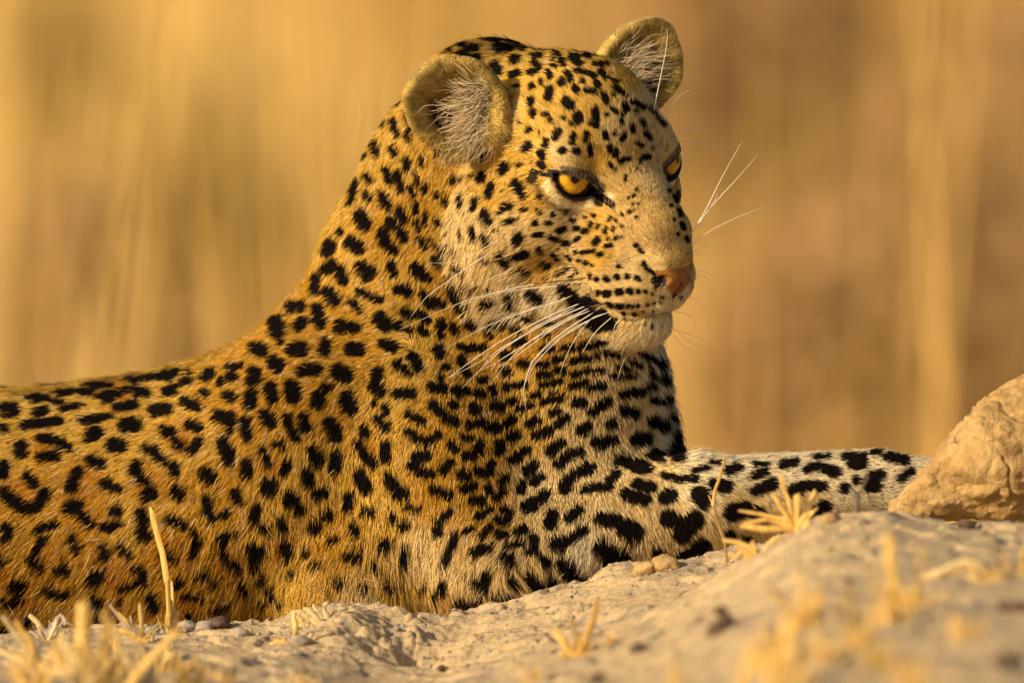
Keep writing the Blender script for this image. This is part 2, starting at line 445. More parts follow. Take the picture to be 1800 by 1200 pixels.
# coat spots, dark ear gap, and jaw shadow painted in at the mouth corner: radius, then the points of a short stroke, in photo pixels (they become colour on the fur itself)
SPOTS_AND_SHADE = """
3 1186 345 1190 352
2.5 1180 362
3.5 1194 370 1197 378
2 1186 386
3.5 1199 394 1202 402
2 1192 412
2.5 1207 418 1209 424
3 1178 336
2.5 1197 346
6 1162 664 1174 670
7 1172 700 1182 703
7 1184 732 1192 737
7 1192 764 1199 770
5 1160 636 1166 642
5 790 88
5 810 78 820 78
5.8 830 82 838 85
5 812 93 828 102 843 100
5.8 850 65 865 68 875 72
6 883 60 900 67 915 75
2.3 918 62 926 63
3 937 72 950 72 965 74
5.3 878 87 885 82 902 86
3.7 943 82 957 86
3 918 86 923 86
6 900 103 912 102 903 108
10 872 118 875 122
5.7 898 132 911 128
3.3 905 151 910 151
3 933 72 952 72 968 74
3.3 943 85 958 84
4.2 937 97 953 98
6 940 110 948 117
5.3 932 128 945 123
5.7 965 128 968 135
6.7 935 152
3.7 951 143 951 148
7 966 157 965 173
6 933 177 932 182
5.7 938 198 937 203
4 962 202
4 968 212
2.7 987 83 1000 82 1017 86
4.3 973 92 985 97
3.7 972 103
6 988 107 991 112
3.7 972 115 978 118
5.7 1003 100 1017 102
6.3 1032 93 1037 97
2.7 1045 92 1049 86
5 997 128 1002 138
6.3 986 142 988 147
5 1012 155 1015 160
3.7 1013 110 1023 113
3.7 1013 125 1030 127
3.7 1030 127 1047 135
3.3 1047 113 1070 113
3.3 1062 117
4.3 1057 127 1067 137
3 1080 142 1088 145
3.7 1025 143
4.7 1033 160 1045 162
4.7 1050 148 1053 153
8.3 995 180 1002 187
7.3 1016 205 1017 212
2.7 993 208
5.3 1047 195 1048 203 1047 213
5 1062 168 1067 180
3.7 1082 155 1098 167
3.7 1080 168
4 1098 182 1102 195
2.7 1077 193 1085 200
3.3 1112 180 1133 192
2.3 1120 198
3 1068 203
2.7 1095 203
3.7 1093 215
3.3 1128 215
2.3 1143 192 1152 202
3.7 1067 68 1077 58 1090 50
2.7 1047 92
4.7 693 225 697 230
5.7 692 265 692 270
5.7 715 288 715 297
4.3 700 305 702 320 705 337
3.3 720 330 727 345
3.7 730 358 731 372
5.3 700 373 708 388
4.7 693 395
5.3 720 208 722 223
2.7 715 233 718 243
4.3 775 242 770 258
2.7 768 272
1.8 738 277 743 293
3.3 748 327 748 337
2.3 766 340 767 347
3.3 780 352 781 358
2.7 748 375 746 392
2.8 763 387 772 394
4.7 797 315 797 320
2 810 311 809 317
1.5 827 308
3.7 806 350 809 362
4 807 342
6.3 833 353 832 365
7.3 848 308 845 317
6.7 863 327 858 343
3.7 852 272 847 283
8.3 889 292 883 300
3.3 912 291
4.7 894 242 889 248
4 930 228 927 232
3 913 215
1.5 948 233
7.7 928 255 923 260
5.5 960 248 959 257
6.3 981 233 976 242
5.3 948 268 952 275
6 950 288 954 293
2 935 285
10 935 312 938 312
8.3 907 323 912 332
4.3 915 340 921 347
5.5 952 343 951 352
2 883 335
10 853 377 853 382
6.3 857 392 862 388
6.7 888 362 897 363
3.7 880 372 885 368
3.3 918 369 925 368
2.7 946 368
3 950 374 953 373
4.3 972 377 979 373
4.3 888 390 903 387
4.7 941 392 945 392
3 962 392 968 392
1.7 828 284
3.3 956 202
4 968 212
3 992 208
7 1016 205 1016 213
2.8 1003 217
4.7 1048 202 1048 222
3 1037 218
6 983 232 978 242
4.5 961 247 957 256
6 1008 241 1005 250
4.3 1032 235 1030 248
3 1037 258 1038 272
5.7 952 270 953 277
5.5 987 265 992 264
5.3 1012 266 1017 266
4.2 1064 237 1066 243
4 1072 260 1074 267
4 1083 267 1082 274
4 1092 285 1098 282
3.3 1105 280
2.7 1093 217
3.3 1112 223 1113 233
3.3 1128 215 1133 222
3.3 1098 238 1094 245
2.3 1080 237
3.3 1135 235 1143 244
2.7 1122 252 1128 257
2.3 1148 260
4 1132 277 1140 276
2.2 1125 283
2.5 1072 288 1076 293
2.2 1082 298
1.8 1121 298
2.7 1101 310 1099 317
2 1118 334 1121 332
1.8 1112 345 1115 344
1.5 1105 348
1.7 1112 359
1.7 1122 358
2.5 1105 374 1108 372
1.2 1115 370
2 1093 377
1.7 1119 382
2.7 1072 382 1070 387
2.2 1083 388
4 1001 368 999 374
4 1008 382 1005 387
3.7 972 375 978 376
1.7 990 351
2.3 1008 354 1018 358
2.8 1029 381
2.5 1042 378 1045 380
3 952 373
3.3 962 392 968 392
5 952 345 952 352
2.8 1195 287 1199 300
2.8 1190 315 1177 317
2.5 1192 338 1190 355
3 1157 210 1168 222
2.5 1038 393
5.3 703 382 707 390
5 693 393 700 403 710 415
6 693 435 694 442
3.3 732 392 737 405
4.2 735 418 747 435
2.7 747 388 748 395
2.8 755 422 765 435
2.5 773 435 797 445
2.8 773 448 778 455
4.3 762 457 772 470
3 763 388 772 395
1.5 783 410
2.5 807 408 811 420
4 828 403 832 418
6.3 850 415 854 427
3 872 404
8.3 915 416 908 424
3.7 943 412 952 412
3.7 969 417 980 421
5 987 405
4.5 950 438 952 446
4.3 973 448 975 457
4.7 952 463 958 470
7 927 446 908 452
6.7 877 450 882 455
7 888 460 892 463
2 888 439
2.8 846 447 847 455
2.2 853 460 860 463
4 913 475 928 481
1.8 960 489
2.7 981 480 982 484
8.3 728 472 733 477
6.7 745 482 752 487
7.3 698 508 718 511
3.7 797 468 813 480
3 788 488 793 493
6.3 793 510 797 522 803 528
4 813 503 825 512
3.8 835 507 843 510
4.7 745 518 754 533
4.3 767 527 778 537
6.3 845 535 865 530
6.7 855 538
6 897 518 897 540
8.3 935 515 952 527
4.3 710 547 727 557
4.3 732 552 753 563
6 807 540 817 548
4.7 773 565 782 572
5.7 823 568 832 572
5.3 908 553
7 925 560 933 562
5.3 695 570 708 577
3.3 857 570 883 573
2.2 872 478
2.5 860 500 858 507
6.3 960 568 970 567
4.7 983 406 992 402
3.3 1011 402 1018 402
3.7 1026 408 1032 406
2.7 1039 394 1037 399
2.5 1053 396 1050 401
3.3 1065 401 1063 408
2.5 1079 400 1076 404
2 1093 397
3 1018 418 1013 422
4.3 992 428 998 428
5 1051 421 1046 427
2.7 1068 420
2.5 1084 417 1081 420
1.2 1092 417
3.3 1065 433 1074 431
3.3 998 452 1003 456
3 1012 443
3.2 1023 444 1043 442
3.8 1053 448 1058 446
1.8 1018 458
2.3 1028 462 1033 464
1.7 1041 466
2.5 992 475 988 478
2.3 980 481
1.8 1010 473 1012 480
1.5 1003 487
1.7 960 489
1.3 982 438
3.7 1118 432 1119 432
2.3 1124 438 1130 444
3.3 1088 468
2.2 1038 483 1037 489
4 1050 491
4.7 1066 490 1068 491
5.3 1085 487
4.7 1103 486
3.3 1119 488 1124 491
2 1038 513
4.7 1052 515
5.7 1065 516 1070 516
6.3 1087 513 1092 513
5.7 1107 511 1109 512
4.2 1122 512
2.8 1135 512
1.5 1147 516
1.5 1151 506 1154 503
3 1040 533 1046 534
3.7 1055 538
4.3 1068 536 1077 538
4.3 1087 538 1095 538
3.7 1105 538 1112 538
3 1123 537
2.2 1139 536
1.7 1151 532
1.7 1162 532
3 1095 551 1099 552
3.7 1117 552
1.8 1132 548
1.3 1150 547
1.7 1113 563
2.7 1098 562
1.5 1162 522 1167 523
3.3 1132 462 1137 472
3 1142 475 1158 487
13 993 513 1005 523
11.7 1013 528 1025 540
10 1008 540 1037 548
12 1053 557 1067 565 1072 570
10 1027 560 1053 573
5 1030 522 1038 530
2 1198 522
1.7 1147 573
1.7 1135 567
6.7 950 522 952 527
6 698 173 695 180
4.3 673 210 671 217
5.7 690 215 697 233
6.3 657 252 662 270
6.3 688 262 694 268
2.3 642 268 638 275
5.3 715 282 715 295
4.7 678 300 687 322
4.7 698 305 704 332
6 644 310 650 317
4.7 643 342 648 348
6 672 342 680 357
3.3 722 330 728 345
4.3 625 318 620 340 617 353
6.7 719 198 722 218
3.3 715 237 718 245
2 740 278 743 292
2 728 302 735 325
5 618 342 615 355
5.5 644 344
7.5 674 350 682 362
10.5 634 379 641 394
6 702 370 710 388
6.5 685 389 700 402 711 420
10 674 410 678 428
8.5 678 428 690 439
6.5 598 408
10 582 428 574 440
11.5 618 426 630 435
11.5 635 470 650 475
10 648 485
7 689 466 692 480
9.5 730 471 748 485
8.5 585 465 570 475
8.5 555 488
9.5 598 475 604 491
9.5 552 509
9.5 575 512 589 529
7 632 512 665 526
8.5 700 508 718 514
6.5 618 531 630 546
10.5 512 538
10 528 538
11.5 558 545 562 565
9 598 571 625 576
9 598 579
12.5 670 560 678 570
8.5 698 571
5.5 718 581
8.5 522 575 532 566
14 485 568 488 582
5.5 494 600
6.8 745 518 755 535
5 762 528 775 535
7 710 548 722 555
6.5 738 552 750 565
6.2 739 578 748 586
5.5 775 565 780 572
6 772 580 776 592
6.8 798 576 800 584
6.2 820 568 830 574
9.5 770 614 772 622
12.5 450 612 460 615
11.5 515 614 532 612
10 572 606 570 616
10.5 615 614 632 614
9 675 605 690 610
9 725 625 736 645
11.5 480 635 488 642
10 532 652 556 650
13 595 652 608 660
11 449 656 448 662
8 408 660
8.5 665 652 660 668
9.5 658 678 669 688
5 695 640 720 656
10 475 680 479 698
13 514 682 515 696
8.5 574 681
11 560 698 558 708
12.5 610 700 615 718
10 442 695 439 708
8.5 698 692 725 690
9 405 696
4.5 658 710
7 678 715 678 722
11 466 730 475 742
7.5 506 732 510 750 520 768
9.5 534 735 538 750
12.5 582 745 591 765
8.5 432 740 436 768
8.5 405 732 402 752
7.5 662 735 680 751
7.5 639 752 642 762
5.5 715 726 745 741
8 762 712 782 732 800 742
6.8 798 712
9 835 720
6.2 825 745 848 745
6.2 718 758 732 768 750 775 770 765
5 815 768 828 769
8.5 488 780 494 785
6.2 462 790 472 815
8 505 815 500 828
10 552 792 560 808
10 590 802 589 822
8 629 782 638 795
7.5 640 798 655 812
8 678 782 679 805
10 402 790 402 808
9 434 815 435 832
10 735 802 748 802
8 725 818 742 830 758 832
7.5 792 782 800 788
6 842 782 838 795
6.8 820 802 830 802
7.5 792 810 778 828
7.5 810 832 820 838
6.8 840 828 848 832
7.5 760 680 778 682
6.5 785 645
6 810 632 822 658
7 802 685 815 685
4.5 775 665
5 820 615 850 614
5.5 842 690
9 538 832 544 850
10 470 850 480 848
9.5 632 832 642 855
7.5 682 835 700 858
9 541 832 544 848
10.5 558 865 568 865
11 470 858 476 858
8 412 868 418 878
8.5 510 870 505 882
8.5 518 880 528 898
8.2 612 872 612 892
9.5 632 838 642 860
9.5 685 842 695 860
10 700 870 710 868
4.2 712 892 735 895
7.5 642 900 650 900
7.5 452 892 445 915
6 460 925 470 932
7 570 908 580 905
8.5 548 928 555 928
7 492 915 498 928
6.5 621 925 625 942
7 582 950 590 950
5.5 690 910
7.5 708 924 715 924
7.5 762 861 788 869
7.5 815 860 830 855
8.5 832 880 842 880
6.8 842 905
4.5 792 898 772 915
9 768 930 772 938
3.8 820 932 830 929
6 802 940 792 962 782 988
10 445 965 455 970
9.5 501 962 505 975
5.5 538 970
9 612 975 628 978
8 678 955 672 965
5.5 711 970 708 995
8 412 990 420 995
6.5 450 995
6 512 1006
3.8 550 992 562 988
5 658 995 662 1002
6.5 425 1035 429 1042
5.5 455 1020 462 1020
6 472 1035 478 1048
5 492 1060
6.5 682 1030 690 1030
4 710 1030
3.8 745 1032
7.5 778 1022 768 1042
7.5 835 1018 848 1030
7.5 832 972 848 962
5 590 1022 600 1025
5 635 1025 642 1032
5.5 462 1062
6.2 820 1062 795 1066
4.5 235 668 248 665
4 258 664 272 661
7.5 308 655 295 665
5.5 330 652
5.5 322 671 332 669
8.5 370 654 361 661
6.5 388 671
7 405 661 412 661
10 445 655 444 668
4 400 645 425 642
7.5 238 686 258 690
9 292 688 305 684
8 398 694 405 700
6.8 355 691 362 690
8 325 705 345 715
10.5 442 696 441 705
7 185 702 208 690
6.2 205 715 220 715 238 710
10.5 272 722 292 718
6.5 145 738 185 732
5 150 739 170 739
3.8 195 730
11.5 218 749 238 746
10 158 765 172 760
11.5 200 780 212 784
5.5 112 718 138 712
6.5 65 726 78 721
7 40 748 68 744 105 739
6.5 5 752 10 754
11.5 38 785 38 792
6.8 72 769 100 775 122 785
7.5 70 802 100 801
9.5 292 755 300 762
8.5 305 772 315 782
7.5 332 745 348 750
7 350 775 336 791
9 382 730 398 732
7.5 398 740 402 748
9 430 742 436 765
7 258 788 270 792
6 270 792 288 810
9.5 392 780 402 805
9 160 808 178 814
7.5 140 828 125 845
8.5 125 858 132 855
9.5 242 818 238 828
8 242 832 255 845
10.5 258 870 268 865
7.5 306 818 310 832
7.5 435 810 435 835
12 362 832 369 838
9.5 185 850 192 848
7 195 855 208 858
9 50 838 60 848
11 8 820 5 830
9 8 865 22 880 40 894 68 890 80 865
10.5 310 862 315 868
7 416 865 421 879
8 365 878 366 900 372 910
5 390 905 400 902
11.5 125 892 138 888
7.5 140 902 158 918
9.5 200 898 205 898
8.5 182 928 195 926
5 195 922 210 920
10 250 902 252 918
6.5 295 912 325 925
8 12 928 15 935
7 70 930 92 922
5.5 8 718 28 712
5 8 730 30 725
4.5 60 702 82 698
4.5 105 692 125 688
5.5 142 690 162 689
4.5 160 679 195 676
3.8 95 705 112 708
9.5 15 930 10 942
7.5 72 930 65 936
6.5 75 950 65 965
10.5 60 985 68 995
8.5 129 948 134 965
8.5 102 1000 115 1002
9 1 985
9 181 962 186 978
6 212 960 228 975
7.5 252 1000 250 1025
4.2 235 998 245 1008
11 165 1022 175 1012
4.5 212 1031 235 1029
11.5 250 938 258 940
5 340 935 348 955 338 972
8.5 290 970 305 981
7 390 945 392 962 395 978
5 398 940 412 938
8.5 412 992 418 1000
6.5 318 1020 310 1028
6.5 352 1010 362 1010
6 378 1020 382 1028
4 325 1044 360 1050
7 426 1032 429 1042
5 375 1072 400 1066
6.5 22 1028 48 1025
5 35 1040
8 10 1058 20 1058
6.5 38 1055
6.5 78 1035 110 1048
6.5 118 1042
9.5 162 1055 172 1060
9 268 1050 272 1065
4.5 212 1058
7.5 50 1088 50 1095
7 445 962 444 990
7 332 1082 335 1090
7 435 1098
8.5 5 1108 8 1120
7 165 1090 180 1092
5.5 822 569 832 571
5 854 585 862 591
3.5 875 570 900 575
4.5 900 578 912 581
4 952 589 962 591
7 908 602 918 599
6 830 612 848 611
4 808 611 820 612
8 885 625 892 625
5.5 955 616 970 612
5 992 612 1005 612
4 1020 612 1048 611
3.5 1052 601 1068 602
4 1005 636 1025 630 1052 628
3.8 1068 624 1088 626
4.5 975 634 988 630
6 915 640 925 640
4.5 948 641 960 640
5 980 650 990 651
6.5 888 652 894 655
5 950 660 965 659
3.8 1008 658 1035 652 1058 650
3.5 1088 644 1108 648
3.8 1078 660 1118 662
3 1110 636 1128 644
3.8 1130 625 1148 632
2.5 1145 650 1150 665
5.5 1005 680 1028 672
5.5 1040 681 1060 679
3.8 952 678 985 671
4.5 888 681 925 675
5 845 668 852 668
5.5 866 682 869 690
5.5 805 690 820 688
7 839 690 848 692
4.5 935 696 948 692
3 968 691 978 688
5.5 955 706 988 699
6 1095 694 1110 690 1130 686
4.5 1138 680 1152 680
6 1148 701 1168 705
7 1012 710 1025 708
9 1068 705 1058 712
6 1040 725 1052 720
7.5 871 712 880 715
4.5 895 708 908 702
7 832 715 838 720
5 912 720 935 712
6 970 726 982 724
8 1098 721 1118 726
7.5 932 745 942 738
6.5 982 745 995 735
8 942 765 965 758
9 1022 756 1032 751
6.2 1070 748 1080 744
8 1148 740 1168 749
7 891 745 900 738
9 861 751 875 752
6 825 748 848 742
10 1050 778 1075 776
10.5 1120 772 1136 771
8 898 770 908 765
8 878 780 878 792
6.5 844 780 840 795
5 819 768 828 769
7 820 800 830 802
7.5 988 778 972 788
7 968 795
7.5 900 808 925 792
12.5 1189 788 1192 798
9.5 1150 798 1160 802
7.5 1020 794 1000 802 982 815
9 1088 810 1100 811
10 1118 819 1135 820
7.5 842 828 858 829
6.5 864 815 860 825
8 940 818 928 828
8 1032 820 1018 830
3 1222 826 1240 821
7 810 835 818 838
7 952 838 938 846
7.5 918 852 916 862
5.5 888 839 882 848
5 859 855 861 865
5.5 884 862 872 878
6.5 815 861 832 852
8.5 832 879 845 882
7.5 960 868 950 878
10.5 925 890 935 888
6.5 940 882
5 840 909 862 895
5.8 885 895 896 900 888 918
5 872 912 882 918
10 972 905 968 920
8.5 1018 895 1002 910
10 1000 845 992 858
8 1012 832 1038 822
6.2 1025 862 1052 855 1070 855
7.5 1082 832 1072 842
7 1118 850 1145 856
8.5 1102 868 1135 880
10.5 1170 874 1180 870
4.5 1168 835 1190 841 1222 841
11.5 1230 870 1235 878
5 862 928 848 941
7 875 938 888 939
8 910 934 920 930
6.8 935 945 940 949
4.2 892 959 918 955
7 928 971 940 968
6 830 975 862 961
10 888 978 900 988
8 955 982 962 990
9 975 958 990 955
7.5 995 950 1025 932
11.5 1058 912 1080 915
17 1102 930 1115 938
14 1175 910 1182 915
14.5 1222 915 1200 940
14 1058 965 1075 972
17.5 1078 985 1098 990
9 1155 972 1172 988
11.5 1235 958 1200 982
11.5 990 990 1005 1010
9.5 1008 1015 1025 1020
7.5 856 1008 850 1032
6.5 898 1015 905 1030
8.5 928 1012 940 1028
10 948 1030 955 1045
8 970 1022 975 1038
4 818 935 828 930
6.5 805 1055 842 1058
5 865 1055 900 1052
3 1220 826 1245 822
5 1208 841 1222 841
2.5 1250 812 1262 813
6.5 1280 826 1298 821
2.2 1325 816 1348 815
6.5 1325 836 1348 828
9 1330 861 1358 850
6 1375 815 1400 812
2.2 1432 802 1455 800
6 1418 825 1435 818
8 1450 824 1470 830
7.5 1392 862 1420 852 1445 854
5 1485 801 1518 801
8 1498 812 1515 815
7 1560 802 1592 808
2 1532 794 1548 794
6 1602 829 1585 840
5.5 1530 838 1548 834
11.5 1528 852 1538 852
8.5 1485 858
6.5 1505 844
13 1228 868 1238 880
8.5 1255 850 1278 855
14 1288 900 1308 895
11.5 1332 902 1340 908
7.5 1285 940 1285 945
10 1450 890 1432 902
5 1435 918
3.2 1375 928
2.5 1308 948 1320 948
4 1405 865
"""
MX = 60
SH, SW = 1200 + 2 * MX, 1800 + 2 * MX
spot_map = np.full((SH, SW), -60.0, np.float32)
for line in SPOTS_AND_SHADE.strip().splitlines():
    v = [float(t) for t in line.split()]
    r = v[0]; pts = np.array(v[1:]).reshape(-1, 2) + MX
    if len(pts) == 1: pts = np.vstack([pts, pts + 0.01])
    x0, y0 = np.maximum((pts.min(0) - r - 30).astype(int), 0)
    x1, y1 = (pts.max(0) + r + 30).astype(int)
    x1 = min(x1, SW); y1 = min(y1, SH)
    if x1 <= x0 or y1 <= y0: continue
    yy, xx = np.mgrid[y0:y1, x0:x1].astype(np.float32)
    best = None
    for a, b in zip(pts[:-1], pts[1:]):
        ab = b - a
        t = np.clip(((xx - a[0]) * ab[0] + (yy - a[1]) * ab[1]) / (ab @ ab), 0, 1)
        dd = np.hypot(xx - a[0] - t * ab[0], yy - a[1] - t * ab[1])
        best = dd if best is None else np.minimum(best, dd)
    spot_map[y0:y1, x0:x1] = np.maximum(spot_map[y0:y1, x0:x1], r - best)

# albedo palette (linear)
PAL = {
 'G': (0.47, 0.235, 0.024), 'L': (0.57, 0.325, 0.050), 'O': (0.42, 0.165, 0.013), 'C': (0.68, 0.47, 0.19),
 'W': (0.77, 0.62, 0.38), 'T': (0.58, 0.36, 0.11), 'B': (0.46, 0.285, 0.10), 'E': (0.46, 0.31, 0.085), 'X': (0.60, 0.43, 0.20)}
# photo x, y, colour, hair flow (dx, dy down), hair length; first block head, second block body and neck
HEAD_ROWS = """
850 90 L -.8 .1 22
930 75 L -.9 -.1 22
1040 95 L -.6 -.5 20
900 140 L -.75 -.4 20
960 170 L -.5 -.75 19
1040 190 L -.35 -.85 19
1100 150 L -.5 -.8 22
1080 240 C -.25 -.9 18
1130 200 C -.3 -.9 20
1165 240 C .2 -1 20
1030 250 L -.5 -.8 17
950 230 L -.7 -.6 19
1000 275 C -.8 -.35 16
1050 290 L -.35 -.9 13
1110 290 T -.2 -1 13
1085 320 T -.4 -.9 12
1150 320 C -.1 -1 13
1180 250 C .1 -1 18
1090 360 T -.55 -.8 11
1140 370 T -.3 -.95 10
1190 390 T -.1 -1 9
1110 420 B -.6 -.7 10
1170 430 B -.35 -.9 8
1200 440 T -.15 -1 8
1060 400 L -.85 -.4 13
1000 370 C -.95 .1 14
950 350 L -.9 .3 19
950 300 L -.95 .05 19
890 270 L -.8 .3 22
860 240 E -.5 .6 24
900 200 T -.85 -.2 22
870 330 L -.75 .6 24
920 400 C -.85 .45 24
1000 430 C -.95 .25 17
1060 450 L -.9 .1 13
1110 470 C -.8 .05 10
1150 460 C -.7 -.2 9
820 380 C -.5 .85 32
780 330 C -.25 .95 34
750 280 C -.15 .98 36
760 380 C -.3 .95 38
810 450 C -.45 .9 40
860 480 C -.55 .85 42
880 430 C -.75 .6 32
920 510 W -.6 .8 44
960 470 L -.85 .45 28
980 520 W -.7 .7 36
960 550 C -.6 .8 40
1020 520 C -.9 .3 18
1080 510 C -.9 .3 12
1140 510 C -.75 .45 10
1180 540 W -.5 .7 10
1060 560 C -.7 .6 22
1110 560 C -.6 .6 14
1100 600 W -.45 .9 38
1150 585 W -.3 .95 32
1180 575 W -.05 1 28
1140 620 W -.2 1 40
730 240 T -.3 .9 26
"""
BODY_ROWS = """
690 200 L -.6 .75 34
650 260 L -.65 .7 36
620 330 L -.6 .75 36
700 300 L -.35 .92 34
720 360 G -.4 .9 30
680 400 G -.45 .85 32
600 420 L -.6 .75 36
650 480 L -.6 .7 34
720 470 L -.5 .8 28
560 500 G -.7 .6 36
600 560 G -.8 .5 34
520 560 G -.8 .55 36
690 550 L -.7 .5 30
780 500 G -.5 .8 28
800 560 G -.35 .9 26
760 560 L -.1 .95 28
860 560 L -.4 .9 28
900 600 G -.4 .9 26
960 600 G -.3 .9 24
700 600 L -.9 .2 30
650 620 G -.95 .25 32
550 620 G -.9 .35 34
480 640 G -.85 .45 34
440 620 G -.9 .3 36
740 600 L .2 -.6 24
730 640 L -.2 .95 34
600 700 G -.75 .65 34
500 720 G -.6 .8 36
680 700 L -.45 .9 36
400 680 G -.85 .45 34
300 680 L -.9 .35 34
150 710 L -.92 .35 34
0 730 L -.92 .38 34
350 760 L -.75 .6 38
200 780 L -.8 .55 38
50 800 L -.8 .55 38
100 860 G -.72 .68 40
250 880 L -.68 .72 40
400 850 G -.5 .85 42
500 850 L -.3 .95 44
600 820 L -.12 .98 42
600 930 G -.15 .98 50
480 960 L -.3 .94 52
350 1000 G -.55 .8 50
150 980 G -.65 .75 48
30 1050 G -.65 .75 48
400 1070 G -.3 .95 55
550 1040 L -.1 .98 60
700 800 L -.1 1 36
680 900 L -.05 1 46
740 950 C .05 1 60
700 1020 L .1 1 66
660 1050 C -.1 1 60
780 720 G -.1 1 30
760 860 G -.1 1 36
800 800 G -.15 1 30
850 640 G -.25 .95 26
850 700 G -.2 1 26
850 760 G -.15 1 26
850 860 G -.1 1 28
870 920 G -.2 .9 28
920 680 L -.2 1 24
930 760 L -.15 1 26
950 830 C 0 1 28
1000 660 L -.2 .95 24
1020 720 C -.1 .98 26
1060 780 C .05 1 30
1080 660 C .1 .95 28
1120 700 C .3 .9 32
1150 660 W .5 .8 44
1175 730 W .6 .65 50
1200 780 W .75 .4 44
1110 760 C .15 .95 32
1150 820 C .5 .8 30
1000 860 C .1 1 28
1060 850 C .25 .9 26
1100 900 C .4 .85 28
960 900 C -.1 .98 30
1020 960 W -.5 .7 46
980 950 C .2 .9 34
880 960 C -.5 .7 40
900 1010 C .55 .7 60
840 1000 C -.3 .8 56
820 1050 O .3 .9 66
960 1030 C .3 .8 50
1100 960 C -.3 .7 40
1180 920 C .35 .85 26
1240 960 C .4 .8 26
1230 840 W .9 .25 28
1300 880 C .75 .6 24
1300 820 W .95 .15 28
1400 820 W .98 .12 26
1400 880 C .85 .5 22
1500 810 W .98 .1 24
1500 860 W .95 .3 20
1600 850 W 1 .1 16
1350 940 C .6 .75 24
"""
def parse(txt):
    rows = [l.split() for l in txt.strip().splitlines()]
    xy = np.array([[float(r[0]), float(r[1])] for r in rows], np.float32)
    v = np.array([list(PAL[r[2]]) + [float(r[3]), float(r[4]), float(r[5])] for r in rows], np.float32)
    return xy, v
TAB_H, TAB_B = parse(HEAD_ROWS), parse(BODY_ROWS)
def idw(px, py, tab):
    xy, v = tab
    out = np.empty((len(px), v.shape[1]), np.float32)
    for s in range(0, len(px), 60000):
        d2 = (px[s:s + 60000, None] - xy[None, :, 0]) ** 2 + (py[s:s + 60000, None] - xy[None, :, 1]) ** 2 + 60.0
        w = 1.0 / d2 ** 2
        out[s:s + 60000] = (w @ v) / w.sum(1, keepdims=True)
    return out

NOSE_POLY = [(-36, -93), (-18, -87), (0, -88), (18, -86), (42, -88), (42, -101), (17, -126), (4, -140), (-4, -140), (-15, -126), (-35, -101)]
def in_poly(x, y, poly):
    c = np.zeros(len(x), bool)
    n = len(poly)
    for i in range(n):
        x1, y1 = poly[i]; x2, y2 = poly[(i + 1) % n]
        if y1 == y2: continue
        m = ((y1 > y) != (y2 > y)) & (x < (x2 - x1) * (y - y1) / (y2 - y1) + x1)
        c ^= m
    return c

def spot_value(p, is_head, use):
    """signed spot field at point p: > 0 inside a spot"""
    N = len(p)
    px, py = to_px(p)
    ix = np.clip(np.round(px + MX).astype(int), 0, SW - 1); iy = np.clip(np.round(py + MX).astype(int), 0, SH - 1)
    traced = spot_map[iy, ix]
    proc = np.full(N, -30.0, np.float32)
    for hd, cell in ((True, 46.0), (False, 78.0)):
        m = (~use) & (is_head == hd)
        if not m.any(): continue
        pm = p[m]; g = np.floor(pm / cell).astype(np.int64); best = np.full(len(pm), 1e9, np.float32)
        for dx in (-1, 0, 1):
            for dy in (-1, 0, 1):
                for dz in (-1, 0, 1):
                    c = g + np.array([dx, dy, dz])
                    j = np.stack([hash3(c[:, 0], c[:, 1], c[:, 2], s) for s in (1, 2, 3)], 1) * 0.7 + 0.15
                    best = np.minimum(best, np.linalg.norm((c + j) * cell - pm, axis=1))
        proc[m] = cell * 0.34 - best
    return np.where(use, traced, proc)

